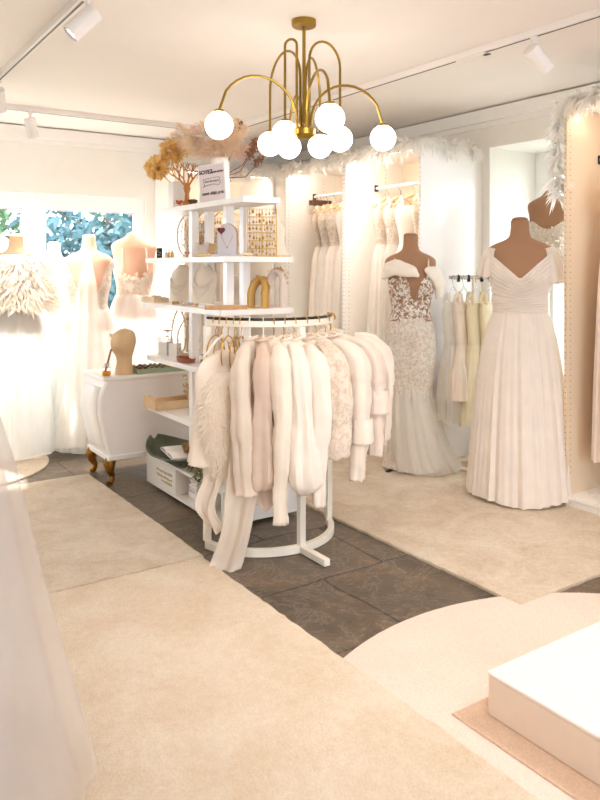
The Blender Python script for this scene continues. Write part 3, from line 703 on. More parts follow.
for i, (x, lb) in enumerate(((2.78,'cream gown leftmost in the back wardrobe'), (2.93,'ivory lace gown second in the back wardrobe'), (3.08,'white gown third in the back wardrobe'), (3.24,'beige gown next to the corner in the back wardrobe'))):
    hanger((x, YW-0.304, 1.922), PI/2, 'cream hanger in the back wardrobe, '+('leftmost','second from left','third from left','next to the corner')[i], 'chrome', 'wood_pale', 0.19, 0.11, 0.010)
    hanging_gown(lb, 'gowns in the back wardrobe', (x, YW-0.304, 1.922), PI/2, mats[i], bods[i], 1.6, 70+i, 0.16, depth=0.05)

# --- half-round clothes rack in the middle
RX, RY, RR = 1.97, 3.26, 0.35
rk = thing('clothes_rack', 'white half-round clothes rack with a curved floor bar in the middle of the room', 'clothes rack', (RX, RY, 0))
def arc(z, a0=189, a1=341, n=40): return [(RR*math.cos(math.radians(a0+(a1-a0)*k/n)), RR*math.sin(math.radians(a0+(a1-a0)*k/n)), z) for k in range(n+1)]
def flatbar(pts, w, h):
    m = M(); rings = []
    for i, p in enumerate(pts):
        p = Vector(p); rad = Vector((p.x, p.y, 0)).normalized()
        rings.append([p+rad*w/2+Vector((0,0,h/2)), p-rad*w/2+Vector((0,0,h/2)), p-rad*w/2-Vector((0,0,h/2)), p+rad*w/2-Vector((0,0,h/2))])
    return m.loft(rings)
flatbar(arc(0.02), 0.03, 0.036).obj('floor_bar', 'powder_coat', rk, bevel=0.002)
flatbar(arc(1.084, 189, 341), 0.012, 0.029).obj('top_rail', 'powder_coat', rk, bevel=0.002)
m = M(); m.tube([(p[0], p[1], 1.106) for p in arc(0)], 0.0065, 8); m.obj('hook_rail', 'steel_dark', rk)
for a in (189, 270, 341):
    x, y = RR*math.cos(math.radians(a)), RR*math.sin(math.radians(a)); m = M(); m.box(x-0.016, x+0.016, y-0.016, y+0.016, 0.036, 1.066); m.obj('post', 'powder_coat', rk, smooth=False, bevel=0.003)
m = M(); m.box(-0.016, 0.016, -0.56, -0.335, 0.002, 0.034); m.obj('foot', 'powder_coat', rk, smooth=False, bevel=0.003)
ZK = 1.106+0.0065-0.012+0.001
def on_rack(deg): a = math.radians(deg); return ((RX+RR*math.cos(a), RY+RR*math.sin(a), ZK), a)
def rack_item(deg, kind, short, label, mat, hookmat='gold_wire', bar='velvet_cream', hl=None, **k):
    loc, a = on_rack(deg)
    hanger(loc, a, hl or (('white' if hookmat == 'frame_white' else 'gold-hooked')+' hanger holding the '+short), hookmat, bar, 0.13, 0.10, 0.007)
    return top_garment(kind, label, {'jacket':'jacket','blouse':'blouse','cape':'cape','knit_cardigan':'cardigan'}[kind], 'garments on the half-round rack', loc, a, mat, **k)
rack_item(205, 'cape', 'cream satin cape', 'cream satin cape behind the fur stole, leftmost on the round rack', 'crepe', ln=0.50, hw=0.19, th=0.07, sleeve=0, seed=101, flare=1.15, collar=False, zs=-0.15)
rack_item(229, 'blouse', 'sheer pale blouse', 'sheer pale blouse with long sleeves right beside the fur stole', 'sheer', 'frame_white', 'frame_white', ln=0.66, hw=0.19, sleeve=0.60, seed=103, th=0.055, sr=(0.046,0.044), amp=0.02)
rack_item(239, 'blouse', 'sheer blush blouse', 'sheer blush blouse with gathered bell sleeves, second right of the stole', 'sheer_pink', 'frame_white', 'frame_white', ln=0.56, hw=0.18, sleeve=0.58, seed=104, th=0.05, sr=(0.044,0.038), puff=0.016, amp=0.02)
rack_item(247, 'knit_cardigan', 'knitted cardigan', 'cream knitted cardigan left of the satin jackets', 'knit', ln=0.58, hw=0.20, sleeve=0.72, seed=105, sr=(0.048,0.031))
rack_item(255, 'jacket', 'gathered satin jacket', 'ivory satin jacket with a full gathered sleeve in the middle of the rack', 'satin', ln=0.58, hw=0.21, sleeve=0.60, seed=106, sr=(0.048,0.038), puff=0.022)
rack_item(263.5, 'jacket', 'straight-sleeved jacket', 'plain ivory jacket with a straight sleeve just right of the gathered sleeve', 'crepe_white', ln=0.57, hw=0.215, sleeve=0.66, seed=107, sr=(0.050,0.030))
rack_item(273.5, 'blouse', 'blush lace blouse', 'short blush lace blouse with wide lace sleeve', 'lace_blush', ln=0.50, hw=0.215, sleeve=0.46, seed=109, sr=(0.050,0.058))
rack_item(286, 'jacket', 'cuffed crepe jacket', 'cream crepe jacket with a long cuffed sleeve right of the lace blouse', 'crepe', ln=0.46, hw=0.225, sleeve=0.58, seed=110, sr=(0.054,0.038), cuff=0.30)
rack_item(300, 'jacket', 'pinkish cream jacket', 'pinkish cream jacket third from the right end of the rack', 'crepe_pink', ln=0.46, hw=0.23, sleeve=0.50, seed=111, sr=(0.052,0.040), cuff=0.40)
rack_item(314, 'jacket', 'plain cream jacket', 'plain cream jacket second from the right end of the rack', 'crepe', ln=0.44, hw=0.235, sleeve=0.46, seed=113, sr=(0.052,0.042))
rack_item(328, 'jacket', 'short cream jacket', 'short cream jacket at the right end of the rack', 'crepe_white', ln=0.42, hw=0.24, sleeve=0.40, seed=112, sr=(0.052,0.042))
# stole hangers: gold wire loops
for i, dg in enumerate((199, 205, 211, 217, 222)):
    loc, a = on_rack(dg)
    t = thing('loop_hanger', 'gold wire loop hanger on the left of the rack, '+('leftmost','second from left','middle one','fourth from left','nearest the sheer blouse')[i], 'hanger', loc, a, 'gold loop hangers')
    m = M(); m.tube([(0.02*math.cos(q), 0, -0.010+0.022*math.sin(q)) for q in [(-0.3+3.8*k/12) for k in range(13)]]+[(0,0,-0.05), (0,0,-0.075)], 0.0026, 6); m.obj('hook', 'gold_wire', t)
    m = M(); m.tube([(0.062*math.sin(2*PI*k/28), 0, -0.165+0.09*math.cos(2*PI*k/28)) for k in range(28)], 0.0035, 6, closed=True); m.obj('loop', 'gold_wire', t)
# fur stole
loc, a = on_rack(214)
t = thing('fur_stole', 'fluffy white fur stole hanging on gold loops at the left of the rack', 'stole', loc, a, None)
rr = random.Random(77); m = M(); prof = [(0,-0.235,0.02,0.05,0.0,0.07,0), (0.06,-0.26,0.085,0.075,0.006,0.08,0), (0.4,-0.42,0.11,0.088,0.008,0.10,0), (0.75,-0.57,0.085,0.075,0.01,0.11,0), (1,-0.70,0.05,0.05,0.005,0.09,0)]
ff = fold_fn(9, (3,5)); body_mesh(prof, ff, 40, 24).obj('pelt', 'fur', t)
m = M()
for i in range(10000):
    q = rr.random(); z, rx, ry, am, ox, oy = cat(prof, q); an = rr.uniform(0, 2*PI); c, s = math.cos(an), math.sin(an)
    p = Vector((ox+(rx+0.6*am*ff(an,z))*c, oy+(ry+am*ff(an,z))*s, z)); nn = Vector((c, s, 0))
    d = (nn*rr.uniform(.25,.9)+Vector((-s*rr.gauss(0,.5), c*rr.gauss(0,.5), rr.uniform(-1.0,.1)))).normalized()
    m.blade(p, d, rr.uniform(0.018,0.038), rr.uniform(0.0012,0.0030), nn.cross(d)+Vector((rr.gauss(0,.15), rr.gauss(0,.15), rr.gauss(0,.15))), (rr.uniform(-.2,.2), rr.uniform(-.2,.2), -0.35), 2)
m.obj('fur_pile', 'fur', t, smooth=False)
# trailing scarves
def scarf(label, deg, pts, w, mat, seed, off=0.0, rad_out=0.0):
    loc, a = on_rack(deg); t = thing('chiffon_scarf', label, 'scarf', loc, a); f = fold_fn(seed, (2,3,5)); n = 44
    P = [(i/(len(pts)-1),)+p for i, p in enumerate(pts)]
    def fn(u, v):
        x, y, z, ww = cat(P, v); s = u-0.5
        return Vector((x+0.02*math.sin(v*9+seed)+0.010*math.sin(u*8+v*3)+0.004*math.sin(u*19+v*2), y+s*ww*w+0.01*math.sin(v*7), z-0.025*math.cos(s*3.0)*v+0.004*math.sin(u*9)*v))
    m = M(); m.grid(fn, 26, n); m.obj('drape', mat, t, solid=0.0015); return t
scarf('long sheer scarf trailing to the floor bar in front of the rack', 229, [(0.10,0,-0.14,0.6), (0.16,0,-0.4,0.9), (0.17,0.0,-0.7,1.1), (0.16,-0.02,-0.92,1.0), (0.17,-0.06,-1.04,1.1), (0.19,-0.09,-1.088,1.15)], 0.13, 'sheer', 3)
scarf('pale chiffon scarf end hanging below the fur stole', 208, [(0.16,0.03,-0.55,0.5), (0.17,0.03,-0.7,0.9), (0.165,0.03,-0.82,1.0), (0.16,0.04,-0.93,0.8)], 0.10, 'sheer', 8)
scarf('short sheer sash hanging beside the long scarf', 236, [(0.15,0.02,-0.35,0.6), (0.17,0.02,-0.55,0.9), (0.17,0.02,-0.72,1.0), (0.16,0.03,-0.80,0.8)], 0.11, 'sheer_pink', 11)

# ------------------------------------------------------------------ mannequins and gowns
TORSO = [(0.90,.165,.125,0), (1.00,.150,.112,0), (1.08,.125,.098,0), (1.16,.128,.100,-.004), (1.24,.146,.118,-.016), (1.29,.150,.122,-.018), (1.36,.158,.100,-.004), (1.42,.172,.082,.006), (1.45,.168,.070,.010),
         (1.475,.135,.060,.012), (1.495,.088,.055,.010), (1.515,.060,.052,.006), (1.56,.050,.050,0), (1.61,.048,.048,-.004)]
def torso_at(z, k=1.0, w=1.0):
    rx, ry, oy = cat(TORSO, z/k); return rx*w, ry*w, oy
def mannequin(label, x, y, rz, top, mat, base_z=0.0, w=1.0, neck=True, cap='neck_cap', shoulder=0.0, bust=True):
    k = (top-base_z)/1.615; t = thing('mannequin', label, 'mannequin', (x, y, base_z), rz); m = M(); rings = []
    zmax = 1.61 if neck else 1.515
    for i in range(61):
        z = 0.90+(zmax-0.90)*i/60; rx, ry, oy = cat(TORSO, z); ring = []
        for q in range(48):
            a = 2*PI*q/48; c, s = math.cos(a), math.sin(a); e = 0.85
            px = rx*w*math.copysign(abs(c)**e, c); py = ry*w*math.copysign(abs(s)**e, s)
            if s < 0 and 1.17 < z < 1.38 and bust:
                b = math.exp(-((z-1.275)/0.05)**2)*(math.exp(-((px-0.07)/0.045)**2)+math.exp(-((px+0.07)/0.045)**2)); py -= 0.028*b
            ring.append(Vector((px, py+oy, z*k)))
        rings.append(ring)
    if not neck:
        for q_, dz_ in ((.9,.010), (.7,.020), (.4,.027), (.05,.030)):
            rx, ry, oy = cat(TORSO, zmax); rings.append([Vector((rx*w*q_*math.cos(2*PI*q/48), ry*w*q_*math.sin(2*PI*q/48)+oy, (zmax+dz_)*k)) for q in range(48)])
    m.loft(rings); m.obj('torso', mat, t)
    if neck:
        m = M(); m.lathe([(0.001,1.61*k), (0.047,1.61*k), (0.045,1.622*k), (0.03,1.63*k), (0.001,1.632*k)], (0,-0.004,0), 24); m.obj('neck_cap', cap, t)
    m = M(); m.tube([(0,0,0.06), (0,0,0.91*k)], 0.013, 12); m.obj('pole', 'black', t)
    m = M()
    for q in range(3):
        a = q*2*PI/3+PI/2; m.tube([(0,0,0.10), (0.06*math.cos(a),0.06*math.sin(a),0.07), (0.20*math.cos(a),0.20*math.sin(a),0.012)], [0.014,0.012,0.012], 8)
    m.obj('tripod_base', 'black', t)
    return t, k
def bodice_mesh(k, zb, ztop, off=0.008, w=1.0, rows=22, ns=72, pleat=0.0, m=None, bust=True):
    m = m or M(); rings = []
    for i in range(rows+1):
        ring = []
        for q in range(ns):
            a = 2*PI*q/ns; z = zb+(ztop(a)-zb)*i/rows; rx, ry, oy = cat(TORSO, z); c, s = math.cos(a), math.sin(a); e = 0.85
            o = off+pleat*math.sin(i*1.15+0.8*math.sin(2*a))
            px = (rx*w+o)*math.copysign(abs(c)**e, c); py = (ry*w+o)*math.copysign(abs(s)**e, s)
            if s < 0 and 1.17 < z < 1.38 and bust:
                b = math.exp(-((z-1.275)/0.05)**2)*(math.exp(-((px-0.07)/0.045)**2)+math.exp(-((px+0.07)/0.045)**2)); py -= 0.030*b
            ring.append(Vector((px, py+oy, z*k)))
        rings.append(ring)
    return m.loft(rings, cap0=False, cap1=False)
def adiff(a, b):
    d = (a-b+PI) % (2*PI)-PI; return abs(d)
def sm(x): x = max(0, min(1, x)); return x*x*(3-2*x)
FRONT = -PI/2

# E: chiffon A-line gown
ex, ey = dl(4.34, 1.287); erz = -math.radians(50)
t, k = mannequin('brown mannequin wearing the draped chiffon gown on the right', ex, ey, erz, 1.625, 'mannequin_brown', w=1.08)
g = thing('wedding_gown', 'draped off-shoulder chiffon gown with a V neck and pleated skirt on the right', 'wedding gown', (ex, ey, 0), erz)
bodice_mesh(k, 1.13, lambda a: 1.272+0.188*min(1, adiff(a, FRONT)/1.2)**0.85, 0.013, 1.08, 56, 130, 0.0024).obj('bodice', 'chiffon', g, solid=0.002)
m = M()
for i in range(7):      # pleated waistband
    z = 1.085+i*0.0125; rx, ry, oy = cat(TORSO, z)
    m.tube([((rx*1.08+0.016)*math.cos(2*PI*q/64), (ry*1.08+0.016)*math.sin(2*PI*q/64)+oy, (z+0.004*math.sin(q*0.4+i))*k) for q in range(64)], 0.0085, 6, closed=True)
m.obj('waistband', 'chiffon', g)
fs = fold_fn(5, (19,29,41)); hm = fold_fn(8, (3,5))
prof = [(0,1.10*k,.145,.118,.002,0,0), (0.10,1.0*k,.185,.15,.006,0,0), (0.35,.75*k,.235,.205,.010,0,0), (0.7,.38*k,.275,.25,.014,.0,0), (1.0,0.028,.305,.285,.018,.0,0)]
body_mesh(prof, fs, 260, 44, hem=lambda a: 0.012*hm(a,0)+0.008).obj('skirt', 'chiffon', g)
fs2 = fold_fn(15, (13,19,29)); prof2 = [(t_, z, rx-0.012, ry-0.012, am, ox, oy) for t_, z, rx, ry, am, ox, oy in prof]
prof2[-1] = (1.0, 0.05, .29, .27, .016, 0, 0); body_mesh(prof2, fs2, 160, 30).obj('underskirt', 'chiffon_white', g)
for s in (-1, 1):       # fluttering shoulder sleeves
    f3 = fold_fn(30+s, (3,4,6))
    def fn(u, v, s=s):
        an = -1.35+2.7*u; q = math.sqrt(v)
        return Vector((s*(.128+math.cos(an)*(.035+(.095 if s > 0 else .075)*q)+.012*f3(an*4, v)*v), math.sin(an)*(.06+.045*v)+.008+.010*f3(an*5, v+1)*v, (1.462-.012*abs(an))*k-(.20 if s > 0 else .17)*v**1.4+.012*f3(an*3, 2)*v))
    m = M(); m.grid(fn, 44, 18); m.obj('sleeve', 'chiffon', g, solid=0.0015)

# D: lace mermaid gown
dx_, dy_ = dl(4.93, 0.735); drz = -math.radians(33)
t, k = mannequin('brown mannequin wearing the lace mermaid gown beside the wardrobe', dx_, dy_, drz, 1.56, 'mannequin_brown', w=0.98)
g = thing('wedding_gown', 'lace mermaid gown with satin bows at the shoulders, before the wardrobe side', 'wedding gown', (dx_, dy_, 0), drz)
def ztD(a):
    f = adiff(a, FRONT); return 1.17+0.155*sm(f/0.30)-0.03*sm((f-0.75)/1.0)-0.06*sm((f-1.6)/1.2)
bodice_mesh(k, 1.03, ztD, 0.007, 0.98, 24, 96).obj('bodice', 'lace_brown', g, solid=0.002)
fl = fold_fn(6, (4,7,11)); hm = fold_fn(3, (2,4))
prof = [(0,1.05*k,.142,.112,.001,0,0), (0.10,.95*k,.165,.132,.001,0,0), (0.30,.75*k,.165,.135,.002,0,0), (0.5,.52*k,.142,.120,.006,0,0), (0.72,.28*k,.155,.14,.012,.01,0), (0.88,.11*k,.19,.175,.016,.03,.02), (1,0.028,.235,.215,.02,.05,.02)]
body_mesh(prof, fl, 150, 44, hem=lambda a: 0.008*hm(a,0)+0.008).obj('skirt', 'lace', g)
f7 = fold_fn(44, (11,16,23))
prof = [(0,.70*k,.135,.11,.010,0,.0), (0.2,.55*k,.140,.122,.014,0,.0), (0.45,.36*k,.172,.16,.016,.02,.0), (0.75,.14*k,.215,.20,.018,.06,.0), (1,0.022,.25,.225,.02,.10,.0)]
body_mesh(prof, f7, 160, 28, hem=lambda a: 0.006+0.006*hm(a,1)).obj('tulle_overskirt', 'tulle', g)
for s in (-1, 1):
    m = M(); m.tube([(s*.085,-.135,1.315*k), (s*.10,-.10,1.40*k), (s*.112,-.03,1.452*k), (s*.112,.03,1.462*k), (s*.10,.085,1.40*k), (s*.08,.10,1.28*k)], 0.006, 6, flat=1.8); m.obj('strap', 'satin', g)
for nm, pts, rr_ in (('shoulder_bow', [(-.185,-.03,1.33), (-.165,-.07,1.365), (-.12,-.105,1.395), (-.06,-.135,1.385), (-.005,-.15,1.36), (.03,-.145,1.335)], [.012,.045,.056,.050,.036,.012]),
                    ('shoulder_bow', [(.065,-.135,1.375), (.10,-.125,1.365), (.145,-.09,1.335), (.175,-.06,1.28), (.178,-.05,1.22), (.165,-.04,1.18)], [.010,.034,.052,.056,.044,.014])):
    P_ = [(i/5,)+p+(rr_[i],) for i, p in enumerate(pts)]; pp = [cat(P_, i/24) for i in range(25)]
    m = M(); m.tube([(p[0], p[1], p[2]*k) for p in pp], [max(p[3], .006) for p in pp], 28, flat=0.55, up=(0,0.3,1)); m.wrinkle(.016, 17, 4 if pts[0][0] < 0 else 9); m.obj(nm, 'satin', g)

# F: mannequin in the window niche
fx, fy = 4.33, 3.0
t, k = mannequin('brown mannequin standing in the window niche behind the chiffon gown', XW+0.19, 3.25, -math.radians(62), 1.95, 'mannequin_brown', WZ0, w=0.92, neck=False)
g = thing('wedding_gown', 'white lace gown with bead straps in the window niche, mostly hidden', 'wedding gown', (XW+0.19, 3.25, WZ0), -math.radians(62))
bmF = bodice_mesh(k, 1.06, lambda a: 1.27+0.055*math.sin(2*a)**2, 0.008, 0.92)
body_mesh([(0,1.09*k,.135,.108,.002,0,0), (.3,.85*k,.165,.15,.01,0,0), (1,0.02,.185,.165,.015,0,0)], fold_fn(71,(9,13)), 120, 26).obj('skirt', 'tulle', g)
m = bmF; m.second('pearl'); r = random.Random(6)
for i in range(70): m.ball((r.uniform(-.16,.16), -0.135+r.uniform(-.02,.02), r.uniform(1.10,1.30)*k), r.uniform(.006,.012), 8)
m.obj('bodice', 'lace', g)

# A, B, C (and a spare) by the back windows
def window_gown(x, y, rz, top, mq, label, gl, style, seed, hem=(.34,.30), w=1.0, neck=True):
    t, k = mannequin(label, x, y, rz, top, mq, w=w, neck=neck, cap='mannequin_cream')
    g = thing('wedding_gown', gl, 'wedding gown', (x, y, 0), rz)
    fs = fold_fn(seed, (9,14,19)); hm = fold_fn(seed+1, (3,5))
    prof = [(0,1.08*k,.138,.112,.002,0,0), (.12,.97*k,.18,.15,.006,0,0), (.5,.6*k,hem[0]*.78,hem[1]*.78,.014,0,0), (1,0.025,hem[0],hem[1],.022,0,0)]
    body_mesh(prof, fs, 180, 34, hem=lambda a: 0.012*hm(a,0)+0.012).obj('skirt', 'tulle_window', g)
    prof2 = [(a,b,c-.015,d_-.015,e,f_,g_) for a,b,c,d_,e,f_,g_ in prof]
    body_mesh(prof2, fold_fn(seed+4,(7,11,16)), 120, 26).obj('underskirt', 'window_lining', g)
    return t, k, g
# B: low V back with lace shoulders and a veil
bx, by = dl(5.50, (89-300)/F*5.50)
t, k, g = window_gown(bx, by, math.radians(180-22), 1.575, 'mannequin_pink', 'pale mannequin in the middle of the back windows', 'tulle gown with an open V back and lace sleeves, middle of the back windows', 'v', 201, (.27,.25))
bodice_mesh(k, 1.03, lambda a: 1.12+0.32*sm((adiff(a, -FRONT)-0.05)/1.15), 0.010, 1.0, 24, 90).obj('bodice', 'lace', g, solid=0.002)
m = M(); m.tube([(0,.118,1.15*k), (0,.122,1.06*k)], 0.012, 8); m.obj('tassel', 'velvet_taupe', g)
fv = fold_fn(207, (5,9,13))
def veil(u, v):
    an = PI/2+(u-.5)*(.45+.55*v); z = 1.50-1.40*v; rr_ = .055+.10*min(1, v*6)+.20*v; return Vector((rr_*1.25*math.cos(an), rr_*(1+.06*fv(an*2, v))*math.sin(an)+.01, z*k))
vt = thing('veil', 'sheer long veil falling down the open back of the middle window gown', 'veil', (bx, by, 0), math.radians(180-22))
m = M(); m.grid(veil, 50, 40); m.obj('veil_cloth', 'tulle', vt)
# C: strapless lace back
qx, qy = dl(5.80, (134-300)/F*5.80)
t, k, g = window_gown(qx, qy, math.radians(180-20), 1.70, 'mannequin_pink', 'blush headless mannequin with bare shoulders at the right of the back windows', 'strapless gown with floral lace at the back, right of the back windows', 's', 211, (.29,.27), 1.0, neck=False)
bmC = bodice_mesh(k, 1.03, lambda a: 1.235+0.03*math.cos(2*a)+0.012*math.sin(9*a), 0.010, 1.0)
for s in (-1, 1):
    m = M(); m.tube([(s*.10,.115,1.25*k), (s*.09,.09,1.40*k), (s*.085,.04,1.475*k), (s*.09,-.05,1.44*k), (s*.10,-.12,1.30*k)], 0.004, 6); m.obj('strap', 'tulle', g)
m = bmC; m.second('petal'); r = random.Random(12)
for i in range(46):
    an = PI/2+r.gauss(0,.35); z = r.uniform(1.10,1.24); rx, ry, oy = cat(TORSO, z); p = Vector(((rx+.016)*math.cos(an), (ry+.018)*math.sin(an)+oy, z*k))
    for j in range(5):
        a2 = j*2*PI/5+r.random(); n_ = Vector((math.cos(an), math.sin(an), 0)); tdir = Vector((-math.sin(an), math.cos(an), 0)); m.blade(p, tdir*math.cos(a2)+Vector((0,0,1))*math.sin(a2)+n_*.3, .02, .007, n_.cross(tdir*math.cos(a2)+Vector((0,0,1))*math.sin(a2)), (0,0,0), 2)
m.obj('bodice', 'lace', g)
# A: feathered cape gown at the left edge
ax, ay = dl(5.32, (16-300)/F*5.32)
t, k, g = window_gown(ax, ay, math.radians(180-30), 1.575, 'mannequin_brown', 'brown mannequin at the left edge of the back windows', 'white tulle gown under the petal cape at the left edge', 'f', 221, (.28,.26))
cp = thing('petal_cape', 'white ruffled petal cape on the leftmost window mannequin', 'cape', (ax, ay, 0), math.radians(180-30))
cprof = [(0,1.475,.12,.075,0,0,0), (.15,1.44,.20,.12,.003,0,0), (.5,1.28,.24,.17,.006,0,0), (1,1.08,.25,.19,.01,0,0)]
fc = fold_fn(31,(5,7)); body_mesh([(a,b*k,c,d_,e,f_,g_) for a,b,c,d_,e,f_,g_ in cprof], fc, 60, 20).obj('cape_cloth', 'tulle_window', cp)
m = M(); r = random.Random(14)
for i in range(2600):
    q = r.random(); z, rx, ry, am, ox, oy = cat(cprof, q); an = r.uniform(0,2*PI); c, s = math.cos(an), math.sin(an)
    d = Vector((c*.7, s*.7, -.8))+Vector((r.gauss(0,.5), r.gauss(0,.5), r.gauss(0,.5)))
    m.blade((rx*c, ry*s, z*k), d, r.uniform(.035,.07), r.uniform(.007,.014), (-s,c,r.uniform(-.6,.6)), (c*.5,s*.5,-.2), 3)
m.obj('petals', 'petal', cp, smooth=False)
# A2: simple white gown between them
zx, zy = dl(5.74, (54-300)/F*5.74)
t, k, g = window_gown(zx, zy, math.radians(180-28), 1.53, 'frame_white', 'white mannequin between the petal cape and the open-back gown', 'plain white tulle gown between the petal cape and the open-back gown', 'p', 231, (.24,.20))
bodice_mesh(k, 1.03, lambda a: 1.42+0.02*math.cos(2*a), 0.012, 1.0).obj('bodice', 'chiffon_white', g, solid=0.002)

# foreground gown at the left edge
gx, gy = dl(1.83, -1.03)
t, k = mannequin('cream mannequin at the left, carrying the foreground tulle gown', gx, gy, -0.6, 1.56, 'mannequin_cream', 0.018)
g = thing('wedding_gown', 'blush tulle ball gown cut off by the left edge in the foreground', 'wedding gown', (gx, gy, 0.018), -0.6)
bodice_mesh(k, 1.05, lambda a: 1.28, 0.010).obj('bodice', 'lace', g, solid=0.002)
for nm, mt, hr, am, sd, hz in (('tulle_layer','tulle_pink',.505,.024,301,.004), ('tulle_layer','tulle_pink',.45,.03,302,.003), ('underskirt','lining',.30,.03,303,.01)):
    r1 = .255 if mt == 'tulle_pink' else .19
    if sd == 302: r1 = .235
    pr = [(0,1.11*k,.15,.125,.003,0,0), (.06,1.06*k,r1*.85,r1*.82,.006,0,0), (.14,.98*k,r1+.015,r1+.015,am*.5,0,0), (.55,.52*k,r1+(hr-r1)*.48,r1+(hr-r1)*.48,am*.8,0,0), (1,hz,hr,hr,am,0,0)]
    hm = fold_fn(sd+7,(5,8)); body_mesh(pr, fold_fn(sd,(9,14,19)), 260, 40, hem=lambda a: 0.010+0.010*hm(a,0)).obj(nm, mt, g)

# ------------------------------------------------------------------ small rack by the niche
sx, sy = dl(5.0, 1.17)
t = thing('garment_stand', 'small white garment stand with a looped base, left of the chiffon gown', 'clothes rack', (sx, sy, 0), -0.5)
m = M(); m.tube([(0,0,0.03), (0,0,1.28)], 0.014, 10); m.obj('post', 'powder_coat', t)
m = M(); m.tube([(-.17,0,1.28), (.17,0,1.28)], 0.012, 10); m.obj('top_rail', 'chrome', t)
m = M(); m.tube([(0.15*math.cos(a_), -0.05+0.13*math.sin(a_), 0.03) for a_ in [2*PI*q/32 for q in range(32)]], 0.013, 8, closed=True); m.box(-.016,.016,-.30,-.05,0.018,0.045); m.obj('loop_base', 'powder_coat', t)
ca, sa_ = math.cos(-0.5), math.sin(-0.5)
for i, (o, lb, mt, ln) in enumerate(((-.14,'sheer white veil on the left of the small stand','tulle',.95), (-.07,'ivory satin slip dress on the small stand','crepe',.80), (0.02,'cream tulle dress with bound hem on the small stand','slip_cream',.98), (0.11,'pale cream dress on the right of the small stand','slip_cream',.90))):
    p = (sx+o*ca, sy+o*sa_, 1.28+0.012-0.011)
    hanger(p, -0.5+PI/2-0.7, 'clear hanger on the small stand holding the '+('sheer veil','satin slip dress','bound hem tulle dress','pale cream dress')[i], 'chrome', 'acrylic', 0.13, 0.09, 0.007)
    hanging_gown(lb, 'dresses on the small stand', p, -0.5+PI/2-0.7, mt, mt, ln, 90+i, 0.15, depth=0.06, cat_='dress', name='dress')
    cl = thing('clip', 'dark trouser clip on the rail of the small stand, '+('leftmost','second','third','rightmost')[i], 'clip', (sx+(o+.035)*ca, sy+(o+.035)*sa_, 1.25), -0.5)
    m = M(); m.box(-.008,.008,-.014,.014,0,.045); m.tube([(0,0,.045),(0,0,.05)], .004); m.obj('jaw', 'steel_dark', cl, smooth=False, bevel=.002)

# ------------------------------------------------------------------ display shelf tower
ds = thing('display_shelf', 'white tiered display stand with cantilevered shelves in the middle of the room', 'shelf unit', (1.79, 3.36, 0))
SH = {}
def shelf(z, x0, x1, y0, y1, th=0.03):
    m = M(); m.box(x0-1.79, x1-1.79, y0-3.36, y1-3.36, z-th, z); m.obj('shelf', 'lacquer', ds, smooth=False, bevel=0.002)
shelf(1.705, 1.83, 2.05, 3.22, 4.33); shelf(1.405, 1.79, 2.21, 3.34, 4.38); shelf(1.130, 1.77, 2.21, 3.34, 4.38); shelf(0.80, 1.80, 2.21, 3.34, 4.38); shelf(0.49, 1.80, 2.21, 3.34, 4.38)
for x in (1.90, 2.00):
    for y in (3.50, 3.92):
        m = M(); m.box(x-.022-1.79, x+.022-1.79, y-.022-3.36, y+.022-3.36, 0.20, 1.675); m.obj('post', 'lacquer', ds, smooth=False, bevel=0.002)
m = M()
m.box(0, .46, 0, 1.0, 0.02, 0.035); m.box(0, .46, 0, 1.0, 0.185, 0.20); m.box(0, .46, 0, 0.018, 0.035, 0.185); m.box(0, .46, .982, 1.0, 0.035, 0.185); m.box(0.30, .46, .018, .982, 0.035, 0.185)
m.box(0, .30, .30, .315, .035, .185); m.box(0.0, .012, .58, .982, .035, .185); m.box(0, .30, .575, .58, .035, .185)
m.obj('base_cabinet', 'melamine', ds, smooth=False, bevel=0.002)
m = M(); r = random.Random(5)
for z, n in ((.135, 13), (.105, 15), (.08, 9)):
    y = .62
    for q in range(n):
        w_ = r.uniform(.008,.018); m.box(-.0012, 0.0, y, y+w_, z-.006+r.uniform(-.002,.002), z+.006+r.uniform(-.003,.004)); y += w_+.005
        if y > .84: break
m.obj('panel_print', 'ink_gold', ds, smooth=False)
for i, (y, z, w_, h) in enumerate(((3.70,.0352,.17,.04), (3.70,.0752,.16,.035), (3.69,.1102,.15,.03))):
    b = thing('storage_box', ('white flat box at the bottom of the display base', 'white flat box in the middle of the display base', 'pale flat box on top of the stack in the display base')[i], 'box', (1.85, y+.02, z)); m = M(); m.box(0,.2,0,w_,0,h-.010); m.obj('box_body', ('paper','card_lilac','paper')[i], b, smooth=False, bevel=.002)
    m = M(); m.box(-.002,.202,-.002,w_+.002,h-.010,h-.0005); m.obj('box_lid', ('card_lilac','paper','paper')[i], b, smooth=False, bevel=.002)
# helper: position on a shelf from picture column at a given plan X
def col(u, X):
    k_ = (u-300)/F; d = X/(SA+CA*k_); return (X, CA*d-SA*k_*d)
S1, S2, S3, S4, S5, SB = 1.705, 1.405, 1.130, 0.80, 0.49, 0.20
FACE = -math.radians(40)     # turned towards the entrance

